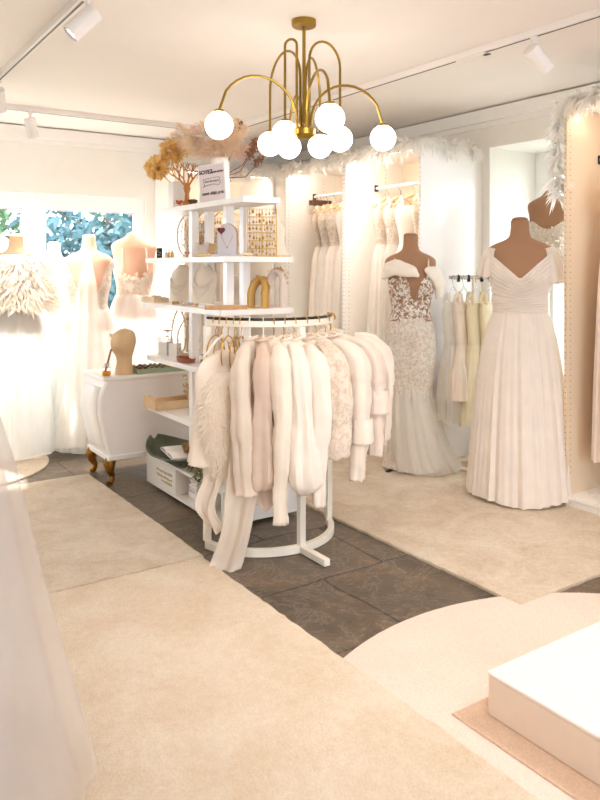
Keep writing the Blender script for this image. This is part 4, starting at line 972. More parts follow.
# ---- top shelf
x, y = col(213, 1.875); t = thing('framed_sign', 'pale framed sign with handwritten French lettering on the top shelf', 'sign', (x, y, S1+.008), -math.radians(62)); t.rotation_euler.y = -.07
w_, h_ = .165, .195
m = M(); m.box(-w_/2, w_/2, 0.0, 0.006, 0.0, h_); m.obj('board', 'card_lilac', t, smooth=False, bevel=.001)
m = M(); m.box(w_/2, w_/2+.010, -.004, .03, 0, h_+.01); m.box(-w_/2-.006, -w_/2, -.004, .008, 0, h_); m.box(-w_/2, w_/2, -.004, .008, h_, h_+.006); m.obj('frame', 'lacquer', t, smooth=False)
text('SOYEZ', .030, 'ink', t, (-.036, -.0012, .160), (PI/2,0,0), 0, .0010)
text('vous-même', .0165, 'ink', t, (.040, -.0012, .157), (PI/2,0,0), .35, .0006)
m = M(); m.tube([(-.05,-.0012,.085), (-.055,-.0012,.123), (.05,-.0012,.126), (.056,-.0012,.092), (.045,-.0012,.084), (.0,-.0012,.092), (-.05,-.0012,.084), (-.06,-.0012,.076)], .0011, 6); m.obj('banner_outline', 'ink', t)
text('tous les autres', .0155, 'ink', t, (0, -.0012, .108), (PI/2,0,0), .3)
text('sont déjà pris', .026, 'ink', t, (.002, -.0012, .042), (PI/2,0,0), .25, .0003)
# pampas bouquet in a vase
x, y = col(220, 1.985); t = thing('dried_bouquet', 'dried pampas bouquet with brown seed heads in a white vase behind the sign', 'bouquet', (x, y, S1)); t.scale = (1.5, 1.5, 1.5)
m = M(); m.lathe([(.03,0), (.036,.01), (.036,.16), (.030,.175), (.027,.172), (.027,.02), (.001,.02)], seg=24); m.obj('vase', 'lacquer', t)
r = random.Random(21); fan = [(-.8,.55), (-.6,.95), (-.35,.8), (-.12,1.1), (.15,.9), (.38,1.1), (.6,.8), (.75,.45), (.05,.6), (-.45,.5)]
m = M()
for i, (s, e) in enumerate(fan): m.tube([(0,0,.05), (s*.03*CA, -s*.03*SA, .18), (s*.09*CA, -s*.09*SA, .22+.05*e)], .0018, 5)
m.obj('stems', 'pampas', t)
for i, (s, e) in enumerate(fan):
    m = M(); b0 = Vector((s*.05*CA, -s*.05*SA, .185)); dv = Vector((s*CA, -s*SA, e)).normalized(); b0 += Vector((r.uniform(-.02,.02), r.uniform(-.02,.02), 0)); L = r.uniform(.14,.19)
    for q in range(700):
        tt = r.random(); p = b0+dv*L*tt*.85; d_ = dv*.7+Vector((r.gauss(0,.55), r.gauss(0,.55), r.gauss(0,.45))); m.blade(p, d_, r.uniform(.03,.075)*(1.1-.6*tt), .0014, (r.gauss(0,1), r.gauss(0,1), r.gauss(0,1)), (0,0,-.35), 2)
    m.obj('pampas_plume', ('pampas','pampas_pink')[i % 3 == 1], t, smooth=False)
for s, z, L in ((.92,.20,.06), (1.15,.17,.05), (.52,.29,.07), (1.02,.235,.05)):
    m = M(); b0 = Vector((s*.12*CA, -s*.12*SA, z-.02)); m.tube([(0,0,.1), b0*0.7, b0], .002, 5)
    for q in range(70):
        p = b0+Vector((s*CA*.4,-s*SA*.4,.8)).normalized()*L*r.random()*.7+Vector((r.gauss(0,.008), r.gauss(0,.008), r.gauss(0,.006))); m.ball(p, r.uniform(.0025,.005), 6)
    m.obj('seed_head', 'dried_brown', t)
m = M()
for q in range(60):
    p = Vector((-.055*CA+r.gauss(0,.012), .055*SA+r.gauss(0,.012), .26+r.gauss(0,.02))); m.blade(p, (r.gauss(0,1),r.gauss(0,1),r.gauss(0,1)), .03, .008, (r.gauss(0,1),r.gauss(0,1),r.gauss(0,1)), (0,0,0), 2)
m.obj('pale_blossom', 'petal', t, smooth=False)
# gold flowers
x, y = col(177, 1.89); t = thing('gold_flower_arrangement', 'gold dyed flower heads in a square white vase, far end of the top shelf', 'flowers', (x, y, S1)); t.scale = (1.2, 1.2, 1.2)
m = M(); m.box(-.035,.035,-.035,.035,0,.13); m.obj('square_vase', 'lacquer', t, smooth=False, bevel=.004)
for i, (dx2, dz, rr_) in enumerate(((-.025,.285,.066), (-.10,.205,.062), (.035,.30,.045))):
    m = M(); c0 = Vector((dx2*CA, -dx2*SA, dz)); m.tube([(0,0,.1), c0*.6+Vector((0,0,.03)), c0], .003, 5)
    for q in range(260):
        d_ = Vector((r.gauss(0,1), r.gauss(0,1), r.gauss(0,1))).normalized(); m.blade(c0+d_*rr_*.55, d_+Vector((r.gauss(0,.6), r.gauss(0,.6), r.gauss(0,.6))), rr_*.6, .013, (r.gauss(0,1),r.gauss(0,1),r.gauss(0,1)), d_.orthogonal()*.3, 3)
    m.obj('flower_head', 'flower_gold', t, smooth=False)
# coral tree
x, y = col(187, 1.86); t = thing('coral_sculpture', 'copper branching coral sculpture left of the sign', 'ornament', (x, y, S1), 0)
m = M(); m.lathe([(.034,0), (.036,.012), (.016,.03), (.013,.07), (.022,.10), (.012,.13), (.001,.135)], seg=20); m.obj('foot', 'copper', t)
m = M()
def branch(p, d, L, rad, lev):
    q = p+d*L; m.tube([p, p+d*L*.5+Vector((r.gauss(0,.003),)*3), q], [rad, rad*.85, rad*.7], 6)
    if lev:
        for s in (-1, 1):
            e = (d+Vector((s*.55*CA, -s*.55*SA, .25))+Vector((r.gauss(0,.15), r.gauss(0,.15), 0))).normalized(); branch(q, e, L*.72, rad*.72, lev-1)
for s in (-1.2,-.5,.25,.9): branch(Vector((0,0,.10)), Vector((s*CA*.7, -s*SA*.7, 1)).normalized(), .06, .0075, 3)
m.obj('coral_branches', 'copper', t)
x, y = col(181, 1.85); t = thing('autumn_leaf_bunch', 'small bunch of orange leaves beside the coral sculpture foot', 'leaves', (x, y-.0, S1))
m = M()
for q in range(26): m.blade((r.gauss(0,.01), r.gauss(0,.01), .012), (r.gauss(0,1), r.gauss(0,1), abs(r.gauss(0,.8))+.15), r.uniform(.03,.05), .012, (r.gauss(0,1),r.gauss(0,1),0), (0,0,-.3), 3)
m.ball((0,0,.008), .010, 10); m.obj('leaves', 'amber_leaf', t, smooth=False)
x, y = col(193, 1.88); t = thing('dark_dish', 'small dark brown dish left of the sign on the top shelf', 'dish', (x, y, S1)); m = M(); m.lathe([(.012,0), (.018,.004), (.03,.03), (.027,.03), (.012,.012), (.001,.010)], seg=20); m.obj('bowl', 'wood_dark', t); m = M()
for q in range(6): m.ball((r.uniform(-.012,.012), r.uniform(-.012,.012), .028), .008, 8)
m.obj('dried_berries', 'burgundy', t)

# ---- second shelf
def small(name, label, cat_, u, X, z, rz=FACE, group=None, sc=1.0):
    x, y = col(u, X); t = thing(name, label, cat_, (x, y, z), rz, group); t.scale = (sc,)*3; return t
t = small('display_card', 'small black card with white script standing at the far end of the second shelf', 'card', 159, 1.83, S2, -.95)
m = M(); m.box(-.018,.018,0,.012,0,.062); m.obj('card', 'screen_dark', t, smooth=False, bevel=.001)
m = M(); m.tube([(-.01,-.0008,.04), (-.002,-.0008,.048), (.0,-.0008,.03), (.008,-.0008,.038), (.011,-.0008,.028)], .0012, 5); m.tube([(-.008,-.0008,.018), (.0,-.0008,.022), (.009,-.0008,.016)], .001, 5); m.obj('script_mark', 'paper', t)
for i, (u, X, mt) in enumerate(((166,1.84,'pearl'), (169,1.90,'blush'), (172,1.85,'gold'))):
    t = small('perfume_vial', ('white', 'blush', 'gold')[i]+' little bottle beside the black card', 'bottle', u, X, S2); m = M(); m.lathe([(.011,0), (.012,.004), (.012,.03), (.005,.036), (.005,.042), (.001,.042)], seg=16); m.obj('flask', mt, t); m = M(); m.lathe([(.006,.042), (.006,.055), (.001,.056)], seg=12); m.obj('stopper', 'chrome', t)
t = small('hoop_stand', 'oval white hoop hung with hair vines, left on the second shelf', 'display stand', 187, 1.92, S2, -.8)
m = M(); m.tube([(.062*math.sin(2*PI*q/40), 0, .130+.122*math.cos(2*PI*q/40)) for q in range(40)], .006, 8, closed=True); m.obj('hoop', 'powder_coat', t)
m = M(); m.lathe([(.035,0), (.035,.008), (.001,.009)], seg=20); m.obj('foot', 'powder_coat', t)
m = M(); r = random.Random(31)
for s in (-.03,-.01,.012,.032):
    pts = [(s+.006*math.sin(q*1.2), -.008, .235-.02*q-abs(s)*.6) for q in range(9)]; m.tube(pts, .0016, 5)
    for p in pts:
        for q in range(3): m.ball((p[0]+r.gauss(0,.006), p[1]-.004, p[2]+r.gauss(0,.006)), r.uniform(.002,.0045), 6)
m.obj('hair_vines', 'gold', t)
def wire_rack(label, u, X, wd, ht, rows, rz, seed, cards=True):
    t = small('jewellery_rack', label, 'jewellery stand', u, X, S2, rz); r = random.Random(seed); m = M()
    m.tube([(-wd/2,0,.004), (-wd/2,0,ht), (wd/2,0,ht), (wd/2,0,.004)], .0035, 6); m.tube([(0,0,.004), (0,0,ht)], .003, 6)
    m.box(-wd/2-.01, wd/2+.01, -.03, .03, 0, .006)
    for k_ in range(rows): z = ht*(k_+1)/(rows+1); m.tube([(-wd/2,0,z), (wd/2,0,z)], .0025, 6)
    m.obj('wire_frame', 'gold', t)
    m = M()
    for k_ in range(rows+1):
        z = ht*(k_+1)/(rows+1); x_ = -wd/2+.012
        while x_ < wd/2-.005:
            L = r.uniform(.014,.034); m.tube([(x_,-.005,z), (x_,-.006,z-L*.6)], .0013, 5); m.ball((x_,-.006,z-L), r.uniform(.004,.0075), 8, sz=1.5); x_ += r.uniform(.014,.022)
    m.obj('earrings', 'gold_wire', t)
    if cards:
        for q in range(6):
            x_ = r.uniform(-wd/2+.02, wd/2-.02); z = ht*r.choice((.35,.62,.88)); m = M(); m.box(x_-.015,x_+.015,-.012,-.010,z-.045,z-.003, rot=Matrix.Rotation(r.uniform(-.15,.15),3,'Y')); m.obj('earring_card', ('paper','wood_pale','grey_board')[q%3], t, smooth=False)
wire_rack('gold wire earring rack with cards, left of the grey tombstone stand', 210, 2.02, .20, .235, 3, -.75, 41)
wire_rack('gold wire earring tree at the near end of the second shelf', 262, 2.05, .155, .255, 5, -.55, 42, False)
t = small('clear_box', 'clear acrylic case in front of the earring rack', 'case', 202, 1.88, S2, -.9); m = M(); m.box(-.035,.035,-.02,.02,0,.085); m.obj('case', 'acrylic', t, smooth=False); m = M(); m.box(-.03,.03,-.004,.004,.004,.07); m.obj('insert', 'paper', t, smooth=False)
t = small('wood_card', 'tilted pale wooden card leaning on the earring rack', 'card', 212, 1.87, S2+.018, -.9); m = M(); m.box(-.022,.022,-.003,.003,0,.055, rot=Matrix.Rotation(.2,3,'Y')); m.obj('tag_board', 'wood_pale', t, smooth=False)
t = small('gold_bar_tray', 'narrow gold bar at the front edge of the second shelf', 'tray', 206, 1.81, S2, PI/2+.02); m = M(); m.box(-.09,.09,-.012,.012,0,.016); m.obj('bar', 'velvet_gold', t, smooth=False, bevel=.002)
m = M(); m.box(-.08,.08,-.008,.008,.0161,.018); m.obj('inlay', 'bronze', t, smooth=False)
t = small('fabric_rose', 'pink fabric rose on the second shelf before the hoop', 'flower', 187, 1.83, S2); m = M(); r = random.Random(3)
for q in range(40):
    a_ = q*.7; m.blade((0,0,.012), (math.cos(a_),math.sin(a_),.3+q*.03), .012+.014*(1-q/50), .009, (-math.sin(a_),math.cos(a_),0), (0,0,.4), 3)
m.ball((0,0,.009), .009, 10); m.obj('petals', 'blush', t, smooth=False)
t = small('necklace_board', 'grey arched necklace board with a burgundy heart, near end of the second shelf', 'jewellery stand', 227, 1.85, S2, -.72)
pts = [(-.05,0), (.05,0), (.05,.115)]+[(.05*math.cos(PI*q/14), .115+.055*math.sin(PI*q/14)) for q in range(1,14)]+[(-.05,.115)]
Rx = Matrix.Rotation(PI/2, 3, 'X')
m = M(); m.prism(pts, -.008, .008, Rx); m.obj('board', 'grey_board', t, smooth=False, bevel=.002)
m = M(); m.prism([(x_*1.04, y_*1.02) for x_, y_ in pts], -.022, -.0085, Rx); m.obj('back_edge', 'velvet_gold', t, smooth=False)
m = M(); m.box(-.075,.075,-.05,.03,0,.012); m.obj('plinth', 'grey_board', t, smooth=False, bevel=.002)
hp = []
for q in range(28):
    a_ = 2*PI*q/28; hp.append((-.028+.00125*16*math.sin(a_)**3, .135+.00125*(13*math.cos(a_)-5*math.cos(2*a_)-2*math.cos(3*a_)-math.cos(4*a_))))
m = M(); m.prism(hp, .009, .016, Rx); m.obj('heart', 'burgundy', t, smooth=False)
m = M(); m.tube([(-.03,-.010,.112), (-.018,-.010,.08), (.004,-.010,.05), (.022,-.010,.08), (.034,-.010,.112)], .0013, 5); m.ball((.004,-.011,.046), .005, 8); m.obj('necklace', 'gold', t)
t = small('bust_board', 'white bust-shaped necklace board at the near end of the second shelf', 'jewellery stand', 275, 2.14, S2, -.6)
pts = [(-.06,0), (.075,0), (.05,.07), (.045,.10), (.055,.135), (.05,.165), (.025,.185), (.018,.23), (-.018,.23), (-.025,.185), (-.05,.165), (-.055,.135), (-.045,.10), (-.05,.07)]
m = M(); m.prism(pts, -.006, .006, Rx); m.obj('board', 'velvet_cream', t, smooth=False, bevel=.002); m = M(); m.box(-.05,.05,.0065,.05,0,.01); m.obj('foot', 'velvet_cream', t, smooth=False)
m = M(); r = random.Random(8)
for q in range(26): m.ball((-.04+.08*q/25, -.0095, .15-.05*math.sin(PI*q/25)), .0035, 6)
m.obj('pearl_string', 'pearl', t)
for i, (u, X) in enumerate(((279,2.15), (286,2.185), (247,1.86))):
    t = small('bracelet', ('gold pearl bracelet lying at the front corner of the second shelf','gold pearl bracelet behind the corner one on the second shelf','thin gold bracelet beside the grey board')[i], 'bracelet', u, X, S2, .3*i); m = M(); m.tube([(.026*math.cos(2*PI*q/24), .026*math.sin(2*PI*q/24), .004) for q in range(24)], .003, 6, closed=True); m.obj('band', 'gold', t); m = M()
    for q in range(10): m.ball((.026*math.cos(q*.628), .026*math.sin(q*.628), .0095), .004, 8)
    m.obj('pearls', 'pearl', t)

# ---- third shelf: necklace busts, boxes
def arch_stand(label, u, X, ht, wd, rz, mat, inner, jewel='pearl', z=S3):
    """a leaning horseshoe headband stand"""
    t = small('headband_stand', label, 'jewellery stand', u, X, z, rz); m = M(); rings = []
    for q in range(25):
        tt = q/24; a_ = PI*1.06*tt; c0 = Vector((-wd/2*math.cos(a_), 0.03*math.sin(a_), ht*.52+ht*.44*math.sin(a_))) if 0 < tt < 1 else Vector(((-1 if tt == 0 else 1)*wd/2, 0, ht*.45))
        rings.append(c0)
    pts = [Vector((-wd/2,0,.002)), Vector((-wd/2,0,ht*.25))]+rings+[Vector((wd/2,0,ht*.25)), Vector((wd/2,0,.002))]
    m.tube(pts, .020, 10, flat=1.5, up=(1,0,0)); m.obj('arch', mat, t)
    m = M(); m.box(-wd/2-.015, wd/2+.015, -.025, .025, 0, .006); m.obj('foot', inner, t, smooth=False)
    m = M(); r = random.Random(int(u))
    for q in range(70):
        c0 = rings[r.randint(3,21)]; m.ball(c0+Vector((c0.x, r.uniform(-.5,.5)*.04, (c0.z-ht*.52))).normalized()*.020+Vector((r.gauss(0,.005), r.gauss(0,.010), r.gauss(0,.005))), r.uniform(.003,.006), 6)
    m.obj('headband', jewel, t)
arch_stand('gold velvet headband stand, second from the near end of the third shelf', 258, 2.05, .155, .09, -1.1, 'velvet_gold', 'velvet_gold', 'gold')
arch_stand('large taupe headband stand at the near end of the third shelf', 275, 2.145, .20, .105, -1.1, 'velvet_taupe', 'velvet_taupe', 'gold')
def neck_bust(label, u, X, ht, wd, rz, seed, z=S3):
    t = small('necklace_bust', label, 'jewellery stand', u, X, z, rz); m = M(); rows = 20; cols_ = 16
    def fn(a, b):
        yy = (a-.5)*2; w2 = wd/2*(.55+.45*math.sin(PI*min(1, .18+b*.62))) if b < .8 else wd/2*(.92-.62*(b-.8)/.2)
        return Vector((yy*w2, -.055*(1-b)**1.3*1.0-.02+.045*yy*yy, ht*b))
    m.grid(fn, cols_, rows); m.obj('bust_shell', 'velvet_cream', t, solid=.012)
    m = M(); m.box(-.012,.012,.0,.05,0,.008); m.tube([(0,.045,.004), (0,.0,ht*.8)], .006, 6); m.obj('strut', 'velvet_cream', t)
    r = random.Random(seed); m = M()
    for j in range(3):
        for q in range(24):
            a = .08+.84*q/23; b = .72-(.28+.11*j)*math.sin(PI*a); p = fn(a, b); m.ball(p+Vector((0,-.010,0)), r.uniform(.0035,.0065), 6)
    m.obj('necklace', 'pearl', t)
neck_bust('cream necklace bust with ruffled pearls, leftmost of the two on the third shelf', 181, 1.95, .235, .16, -.95, 51)
neck_bust('cream necklace bust with pearls, right of the two on the third shelf', 204, 1.93, .23, .16, -1.0, 52)
neck_bust('slim white necklace bust half behind the shelf posts on the third shelf', 236, 2.12, .17, .11, -1.0, 53)
t = small('jewellery_box', 'flat pale wooden box with a bracelet at the far end of the third shelf', 'box', 155, 1.87, S3, PI/2-.02); m = M(); m.box(-.11,.11,-.05,.05,0,.028); m.obj('box_body', 'wood_pale', t, smooth=False, bevel=.002); m = M(); m.box(-.10,.10,-.042,.042,.0281,.032); m.obj('cushion', 'velvet_taupe', t, smooth=False)
m = M(); m.tube([(-.02+.03*math.cos(2*PI*q/24), .03*math.sin(2*PI*q/24), .037) for q in range(24)], .0035, 6, closed=True); m.obj('bracelet', 'gold', t)
t = small('wood_block', 'brown wooden block along the near front edge of the third shelf', 'block', 226, 1.83, S3, .05); m = M(); m.box(-.11,.11,-.014,.014,0,.022, rz=-.5); m.obj('block_body', 'wood', t, smooth=False, bevel=.002); m = M(); m.box(-.10,.10,-.010,.010,.0221,.0235, rz=-.5); m.obj('inlay', 'wood_pale', t, smooth=False)
for i, (u, X, mt) in enumerate(((176,1.83,'bead_gold'), (184,1.84,'pearl'), (191,1.86,'grey_board'), (198,1.84,'blush'))):
    t = small('jewellery_trinket', ('amber hair clip','pearl cluster hair clip','silver grey hair clip','blush hair clip')[i]+' at the front of the third shelf', 'hair clip', u, X, S3, i); m = M(); r = random.Random(i)
    for q in range(14): m.ball((r.gauss(0,.014), r.gauss(0,.008), .006+r.uniform(0,.008)), r.uniform(.004,.007), 8)
    m.obj('beads', mt, t); m = M(); m.box(-.025,.025,-.004,.004,0,.003); m.obj('clip_bar', 'gold', t, smooth=False)
t = small('tissue_fold', 'folded pale blue ribbon card before the right necklace bust', 'ribbon', 207, 1.83, S3, -.9); m = M(); m.box(-.045,.045,-.012,.012,0,.022); m.obj('ribbon_card', 'paper', t, smooth=False); m = M(); m.box(-.0455,.0455,-.0125,.0125,.014,.017); m.obj('blue_ribbon', 'grey_board', t, smooth=False)

# ---- fourth shelf
for i, (u, X, h) in enumerate(((165,1.90,.115), (175,1.92,.11))):
    t = small('acrylic_riser', ('left','right')[i]+' clear acrylic riser on the fourth shelf', 'riser', u, X, S4, -.9); m = M(); m.box(-.036,.036,-.036,.036,h-.006,h); m.box(-.036,-.030,-.036,.036,0,h-.006); m.box(.030,.036,-.036,.036,0,h-.006); m.obj('riser', 'acrylic', t, smooth=False)
    m = M(); m.box(-.028,.028,-.028,.028,0,.08); m.obj('white_insert', 'lacquer', t, smooth=False)
t = small('t_bar_stand', 'small brass dish stand on the left acrylic riser', 'jewellery stand', 167, 1.90, S4+.115); m = M(); m.lathe([(.012,0), (.012,.003), (.003,.006), (.003,.03), (.028,.038), (.03,.042), (.001,.038)], seg=20); m.obj('dish_stand', 'brass', t)
m = M(); m.ball((0,0,.043), .006, 8); m.obj('ring_bead', 'gold', t)
t = small('oval_tray', 'oval reddish-brown tray with beads on the fourth shelf', 'tray', 186, 1.86, S4, PI/2-.1); m = M(); m.lathe([(.05,0), (.085,.004), (.092,.026), (.086,.026), (.078,.010), (.001,.008)], seg=36, sy=.55); m.obj('tray_body', 'terracotta', t)
m = M(); r = random.Random(9)
for q in range(46): a_ = r.uniform(0,2*PI); rr_ = r.random()**.5*.075; m.ball((rr_*math.cos(a_), rr_*.5*math.sin(a_), .016), r.uniform(.005,.009), 8)
m.obj('beads', 'burgundy', t)
for i, (u, X, ht, wd, lb) in enumerate(((188,1.98,.22,.085,'curved gold hair ornament stand at the middle of the fourth shelf'), (179,1.97,.27,.06,'tall gold hair vine hanging on a stand behind the risers, fourth shelf'))):
    t = small('hair_vine_stand', lb, 'jewellery stand', u, X, S4, -.8); m = M(); pts = [(wd*math.sin(2*PI*q/40)*(.6+.4*math.cos(PI*q/40)**2), 0, .012+ht/2-ht/2*math.cos(2*PI*q/40)) for q in range(40)]; m.tube(pts, .005, 6, closed=True); m.obj('loop', 'wood_pale', t)
    m = M(); m.lathe([(.035,0), (.035,.008), (.001,.01)], seg=20); m.obj('foot', 'wood_pale', t); m = M(); r = random.Random(i+60)
    for q in range(60): p = pts[r.randint(4,36)]; m.ball((p[0]+r.gauss(0,.008), -.008+r.gauss(0,.004), p[2]+r.gauss(0,.008)), r.uniform(.002,.005), 6)
    m.obj('gold_beads', 'gold', t)
t = small('jar', 'small clear jar with dark lid at the near end of the fourth shelf', 'jar', 203, 1.90, S4); m = M(); m.lathe([(.016,0), (.018,.004), (.018,.04), (.014,.046), (.001,.047)], seg=18); m.obj('jar_body', 'clear_glass', t); m = M(); m.lathe([(.0145,.047), (.0145,.06), (.001,.06)], seg=18); m.obj('lid', 'chrome', t); m = M(); m.lathe([(.001,.003),(.015,.004),(.015,.025),(.001,.026)], seg=16); m.obj('contents', 'bead_gold', t)
# ---- fifth shelf
t = small('scalloped_tray', 'pale wooden tray with scalloped cut-out handles on the lowest shelf', 'tray', 172, 1.90, S5, -math.radians(56)+PI/2-.55)
m = M(); m.box(-.14,.14,-.08,.08,0,.008)
for s in (-1, 1):
    m.box(-.14,.14,s*.08-.004,s*.08+.004,.008,.05)
m.obj('tray_base', 'wood_pale', t, smooth=False)
for s in (-1, 1):
    prof_ = [(-.08,.008)]+[(.08*q/12, .052+.022*math.cos(q*PI/4)**2+.015*(1-abs(q)/12)) for q in range(-12,13)]+[(.08,.008)]
    m = M(); Ry = Matrix(((0,0,1),(1,0,0),(0,1,0))); m.prism(prof_, s*.145-.005, s*.145+.005, Ry); m.obj('handle_end', 'wood_pale', t, smooth=False)
t = small('wire_hoop', 'thin white wire hoop standing behind the scalloped tray', 'hoop', 172, 2.10, S5, -.6); m = M(); m.tube([(.05*math.sin(2*PI*q/36), 0, .105+.09*math.cos(2*PI*q/36)) for q in range(36)], .0022, 6, closed=True); m.obj('hoop', 'powder_coat', t); m = M(); m.lathe([(.03,0), (.03,.013), (.001,.015)], seg=18); m.obj('foot', 'powder_coat', t)
t = small('gold_sprig', 'gold leaf sprig in a tiny vase on the lowest shelf', 'ornament', 187, 2.06, S5); m = M(); m.lathe([(.014,0), (.02,.02), (.010,.045), (.012,.05), (.001,.048)], seg=16); m.obj('vase', 'pearl', t); m = M(); r = random.Random(2)
for q in range(40): z = r.uniform(.05,.17); m.blade((r.gauss(0,.012), r.gauss(0,.008), z), (r.gauss(0,1), r.gauss(0,1), .6), .024, .006, (r.gauss(0,1),r.gauss(0,1),0), (0,0,0), 2)
m.tube([(0,0,.04), (0,0,.17)], .0015, 5); m.obj('sprig', 'gold', t, smooth=False)
# ---- things on the base
bx0, by0 = col(172, 1.96)
t = thing('leaf_platter', 'large dark green leaf-shaped platter on the display base', 'platter', (1.90, 4.07, SB), math.radians(97)); m = M(); N = 44; top = []; 
def leaf(u, v):
    s = u*2-1; wv = .19*math.sin(PI*min(1,max(0,.04+.94*u)))**.7; q = v*2-1
    return Vector((s*.34, q*wv, .012+.05*s*s*(1 if s>0 else .6)+.03*q*q))
m.grid(leaf, 40, 16); m.obj('platter', 'green_leaf_dark', t, solid=.006)
m = M(); m.lathe([(.05,0), (.05,.008), (.001,.0085)], seg=20); m.obj('foot_ring', 'green_leaf_dark', t)
t = thing('open_booklet', 'open white booklet lying on the green platter', 'booklet', (1.885, 4.03, SB+.052), math.radians(80)); m = M()
for s in (-1, 1):
    m.grid(lambda u, v, s=s: Vector((s*.15*u, (v-.5)*.20, .008+.018*math.sin(PI*u)*(1-.3*u))), 12, 4)
m.obj('pages', 'paper', t, solid=.006); m = M(); m.box(-.15,.15,-.103,.103,-.004,.0015); m.obj('cover', 'card_lilac', t, smooth=False)
t = thing('woven_panel', 'bronze lattice hair ornament panel on the booklet', 'ornament', (1.92, 3.95, SB+.087), math.radians(70)); m = M()
for q in range(7): m.box(-.10+.2*q/6-.005, -.10+.2*q/6+.005, -.065, .065, 0, .008)
for q in range(5): m.box(-.105,.105,-.065+.13*q/4-.005,-.065+.13*q/4+.005,.004,.012)
m.obj('lattice', 'bronze', t, smooth=False); m = M(); r = random.Random(5)
for q in range(40): m.ball((r.uniform(-.09,.09), r.uniform(-.06,.06), .016), r.uniform(.005,.009), 6)
m.obj('stones', 'bead_gold', t)
t = thing('leaf_garland', 'dried olive-brown leaf garland along the edge of the display base', 'garland', (1.84, 3.72, SB+.006), math.radians(75)); m = M(); r = random.Random(6)
m.tube([(-.24,0,.012), (0,.01,.02), (.26,0,.012)], .004, 5); m.obj('vine', 'bark', t); m = M()
for q in range(190): m.blade((r.uniform(-.26,.28), r.gauss(0,.035), r.uniform(.012,.05)), (r.gauss(0,1), r.gauss(0,1)+.3, r.gauss(0,.5)), r.uniform(.03,.06), r.uniform(.006,.012), (r.gauss(0,1), r.gauss(0,1), 0), (0,0,-.3), 3)
m.obj('leaves', 'bead_olive', t, smooth=False)
t = thing('bud_vase', 'small dark bud vase standing at the back of the display base', 'vase', (2.14, 4.10, SB)); m = M(); m.lathe([(.018,0), (.026,.03), (.010,.06), (.010,.08), (.014,.085), (.001,.083)], seg=18); m.obj('vase_body', 'steel_dark', t)
m = M(); m.tube([(0,0,.08), (.004,0,.12)], .002); m.ball((.004,0,.125), .008, 8); m.obj('bud', 'bead_gold', t)

# ------------------------------------------------------------------ bombe chest
ch_ = thing('bombe_chest', 'white bombe chest on gilded cabriole feet behind the display stand', 'chest', (1.55, 4.45, 0))
CW, CD = 0.92, 0.40
bp = [(0,.165,.035), (.08,.19,.03), (.2,.24,.018), (.42,.34,-.004), (.62,.45,-.026), (.8,.55,-.020), (.93,.62,.006), (1,.645,.016)]
m = M(); rings = []
for i in range(29):
    z, o = cat(bp, i/28); c_ = .012
    x0, x1, y0, y1 = o, CW-o*.6, .01, CD-.01
    rings.append([Vector(p) for p in ((x0+c_,y0,z),(x1-c_,y0,z),(x1,y0+c_,z),(x1,y1-c_,z),(x1-c_,y1,z),(x0+c_,y1,z),(x0,y1-c_,z),(x0,y0+c_,z))])
m.loft(rings); m.obj('body', 'lacquer', ch_)
m = M(); m.box(-.012, CW+.01, -.012, CD+.012, .646, .670); m.obj('top', 'lacquer', ch_, smooth=False, bevel=.008)
m = M(); m.box(.025, CW-.02, -.002, CD+.002, .150, .182); m.obj('base_molding', 'lacquer', ch_, smooth=False, bevel=.006)
m = M(); m.grid(lambda u, v: Vector((cat(bp, .14+.76*v)[1]-.006, .05+(CD-.10)*u, cat(bp, .14+.76*v)[0])), 2, 20); m.obj('front_panel', 'lacquer', ch_, solid=.005)
for lx, ly in ((.055,.035), (.055,CD-.035), (CW-.05,.035), (CW-.05,CD-.035)):
    m = M(); s = -1 if lx < .4 else 1; sy_ = -1 if ly < .2 else 1
    m.tube([(lx,ly,.155), (lx+s*.012,ly+sy_*.010,.125), (lx+s*.006,ly+sy_*.004,.085), (lx-s*.012,ly-sy_*.008,.05), (lx-s*.008,ly-sy_*.004,.025), (lx+s*.012,ly+sy_*.010,.006)], [.034,.036,.026,.017,.018,.022], 12); m.obj('leg', 'antique_gold', ch_)
ZT_ = .670
t = thing('canvas_head', 'beige canvas display head with a flower comb on the white chest', 'mannequin head', (1.715, 4.55, ZT_), -.9)
m = M(); rings = []
hp_ = [(0,0,.060,.060,0), (.12,.02,.056,.056,0), (.3,.075,.048,.050,.004), (.42,.115,.052,.058,.0), (.56,.155,.066,.082,-.010), (.72,.205,.074,.092,-.008), (.86,.25,.064,.080,.0), (.95,.277,.040,.050,.004), (1,.290,.004,.005,.005)]
for i in range(37):
    z, rx, ry, oy = cat(hp_, i/36); rings.append([Vector((rx*math.cos(2*PI*q/36), oy+ry*math.sin(2*PI*q/36)-(.010*math.exp(-((z-.18)/.02)**2)*math.exp(-((q-27)/1.6)**2)), z)) for q in range(36)])
m.loft(rings); m.obj('head', 'canvas', t)
m = M(); r = random.Random(4)
for q in range(5):
    c0 = Vector((-.066-.01*(q%2), -.035+.012*q, .245-.012*q+.012*(q%2)))
    for j in range(6): a_ = j*PI/3; m.blade(c0, (-.4, math.cos(a_), math.sin(a_)), .020, .008, (0,-math.sin(a_),math.cos(a_)), (-.2,0,0), 3)
    m.ball(c0, .006, 6)
m.obj('flower_comb', 'hair_comb', t, smooth=False)
t = thing('reed_diffuser', 'small glass diffuser with amber oil and a brown reed on the white chest', 'diffuser', (1.595, 4.53, ZT_), -.5)
m = M(); m.box(-.025,.025,-.025,.025,0,.05); m.box(-.02,.02,-.02,.02,.05,.056); m.lathe([(.013,.056), (.013,.072), (.001,.0721)], seg=16); m.obj('bottle', 'clear_glass', t, smooth=False)
m = M(); m.box(-.022,.022,-.022,.022,.003,.026); m.obj('oil', 'amber_liquid', t, smooth=False)
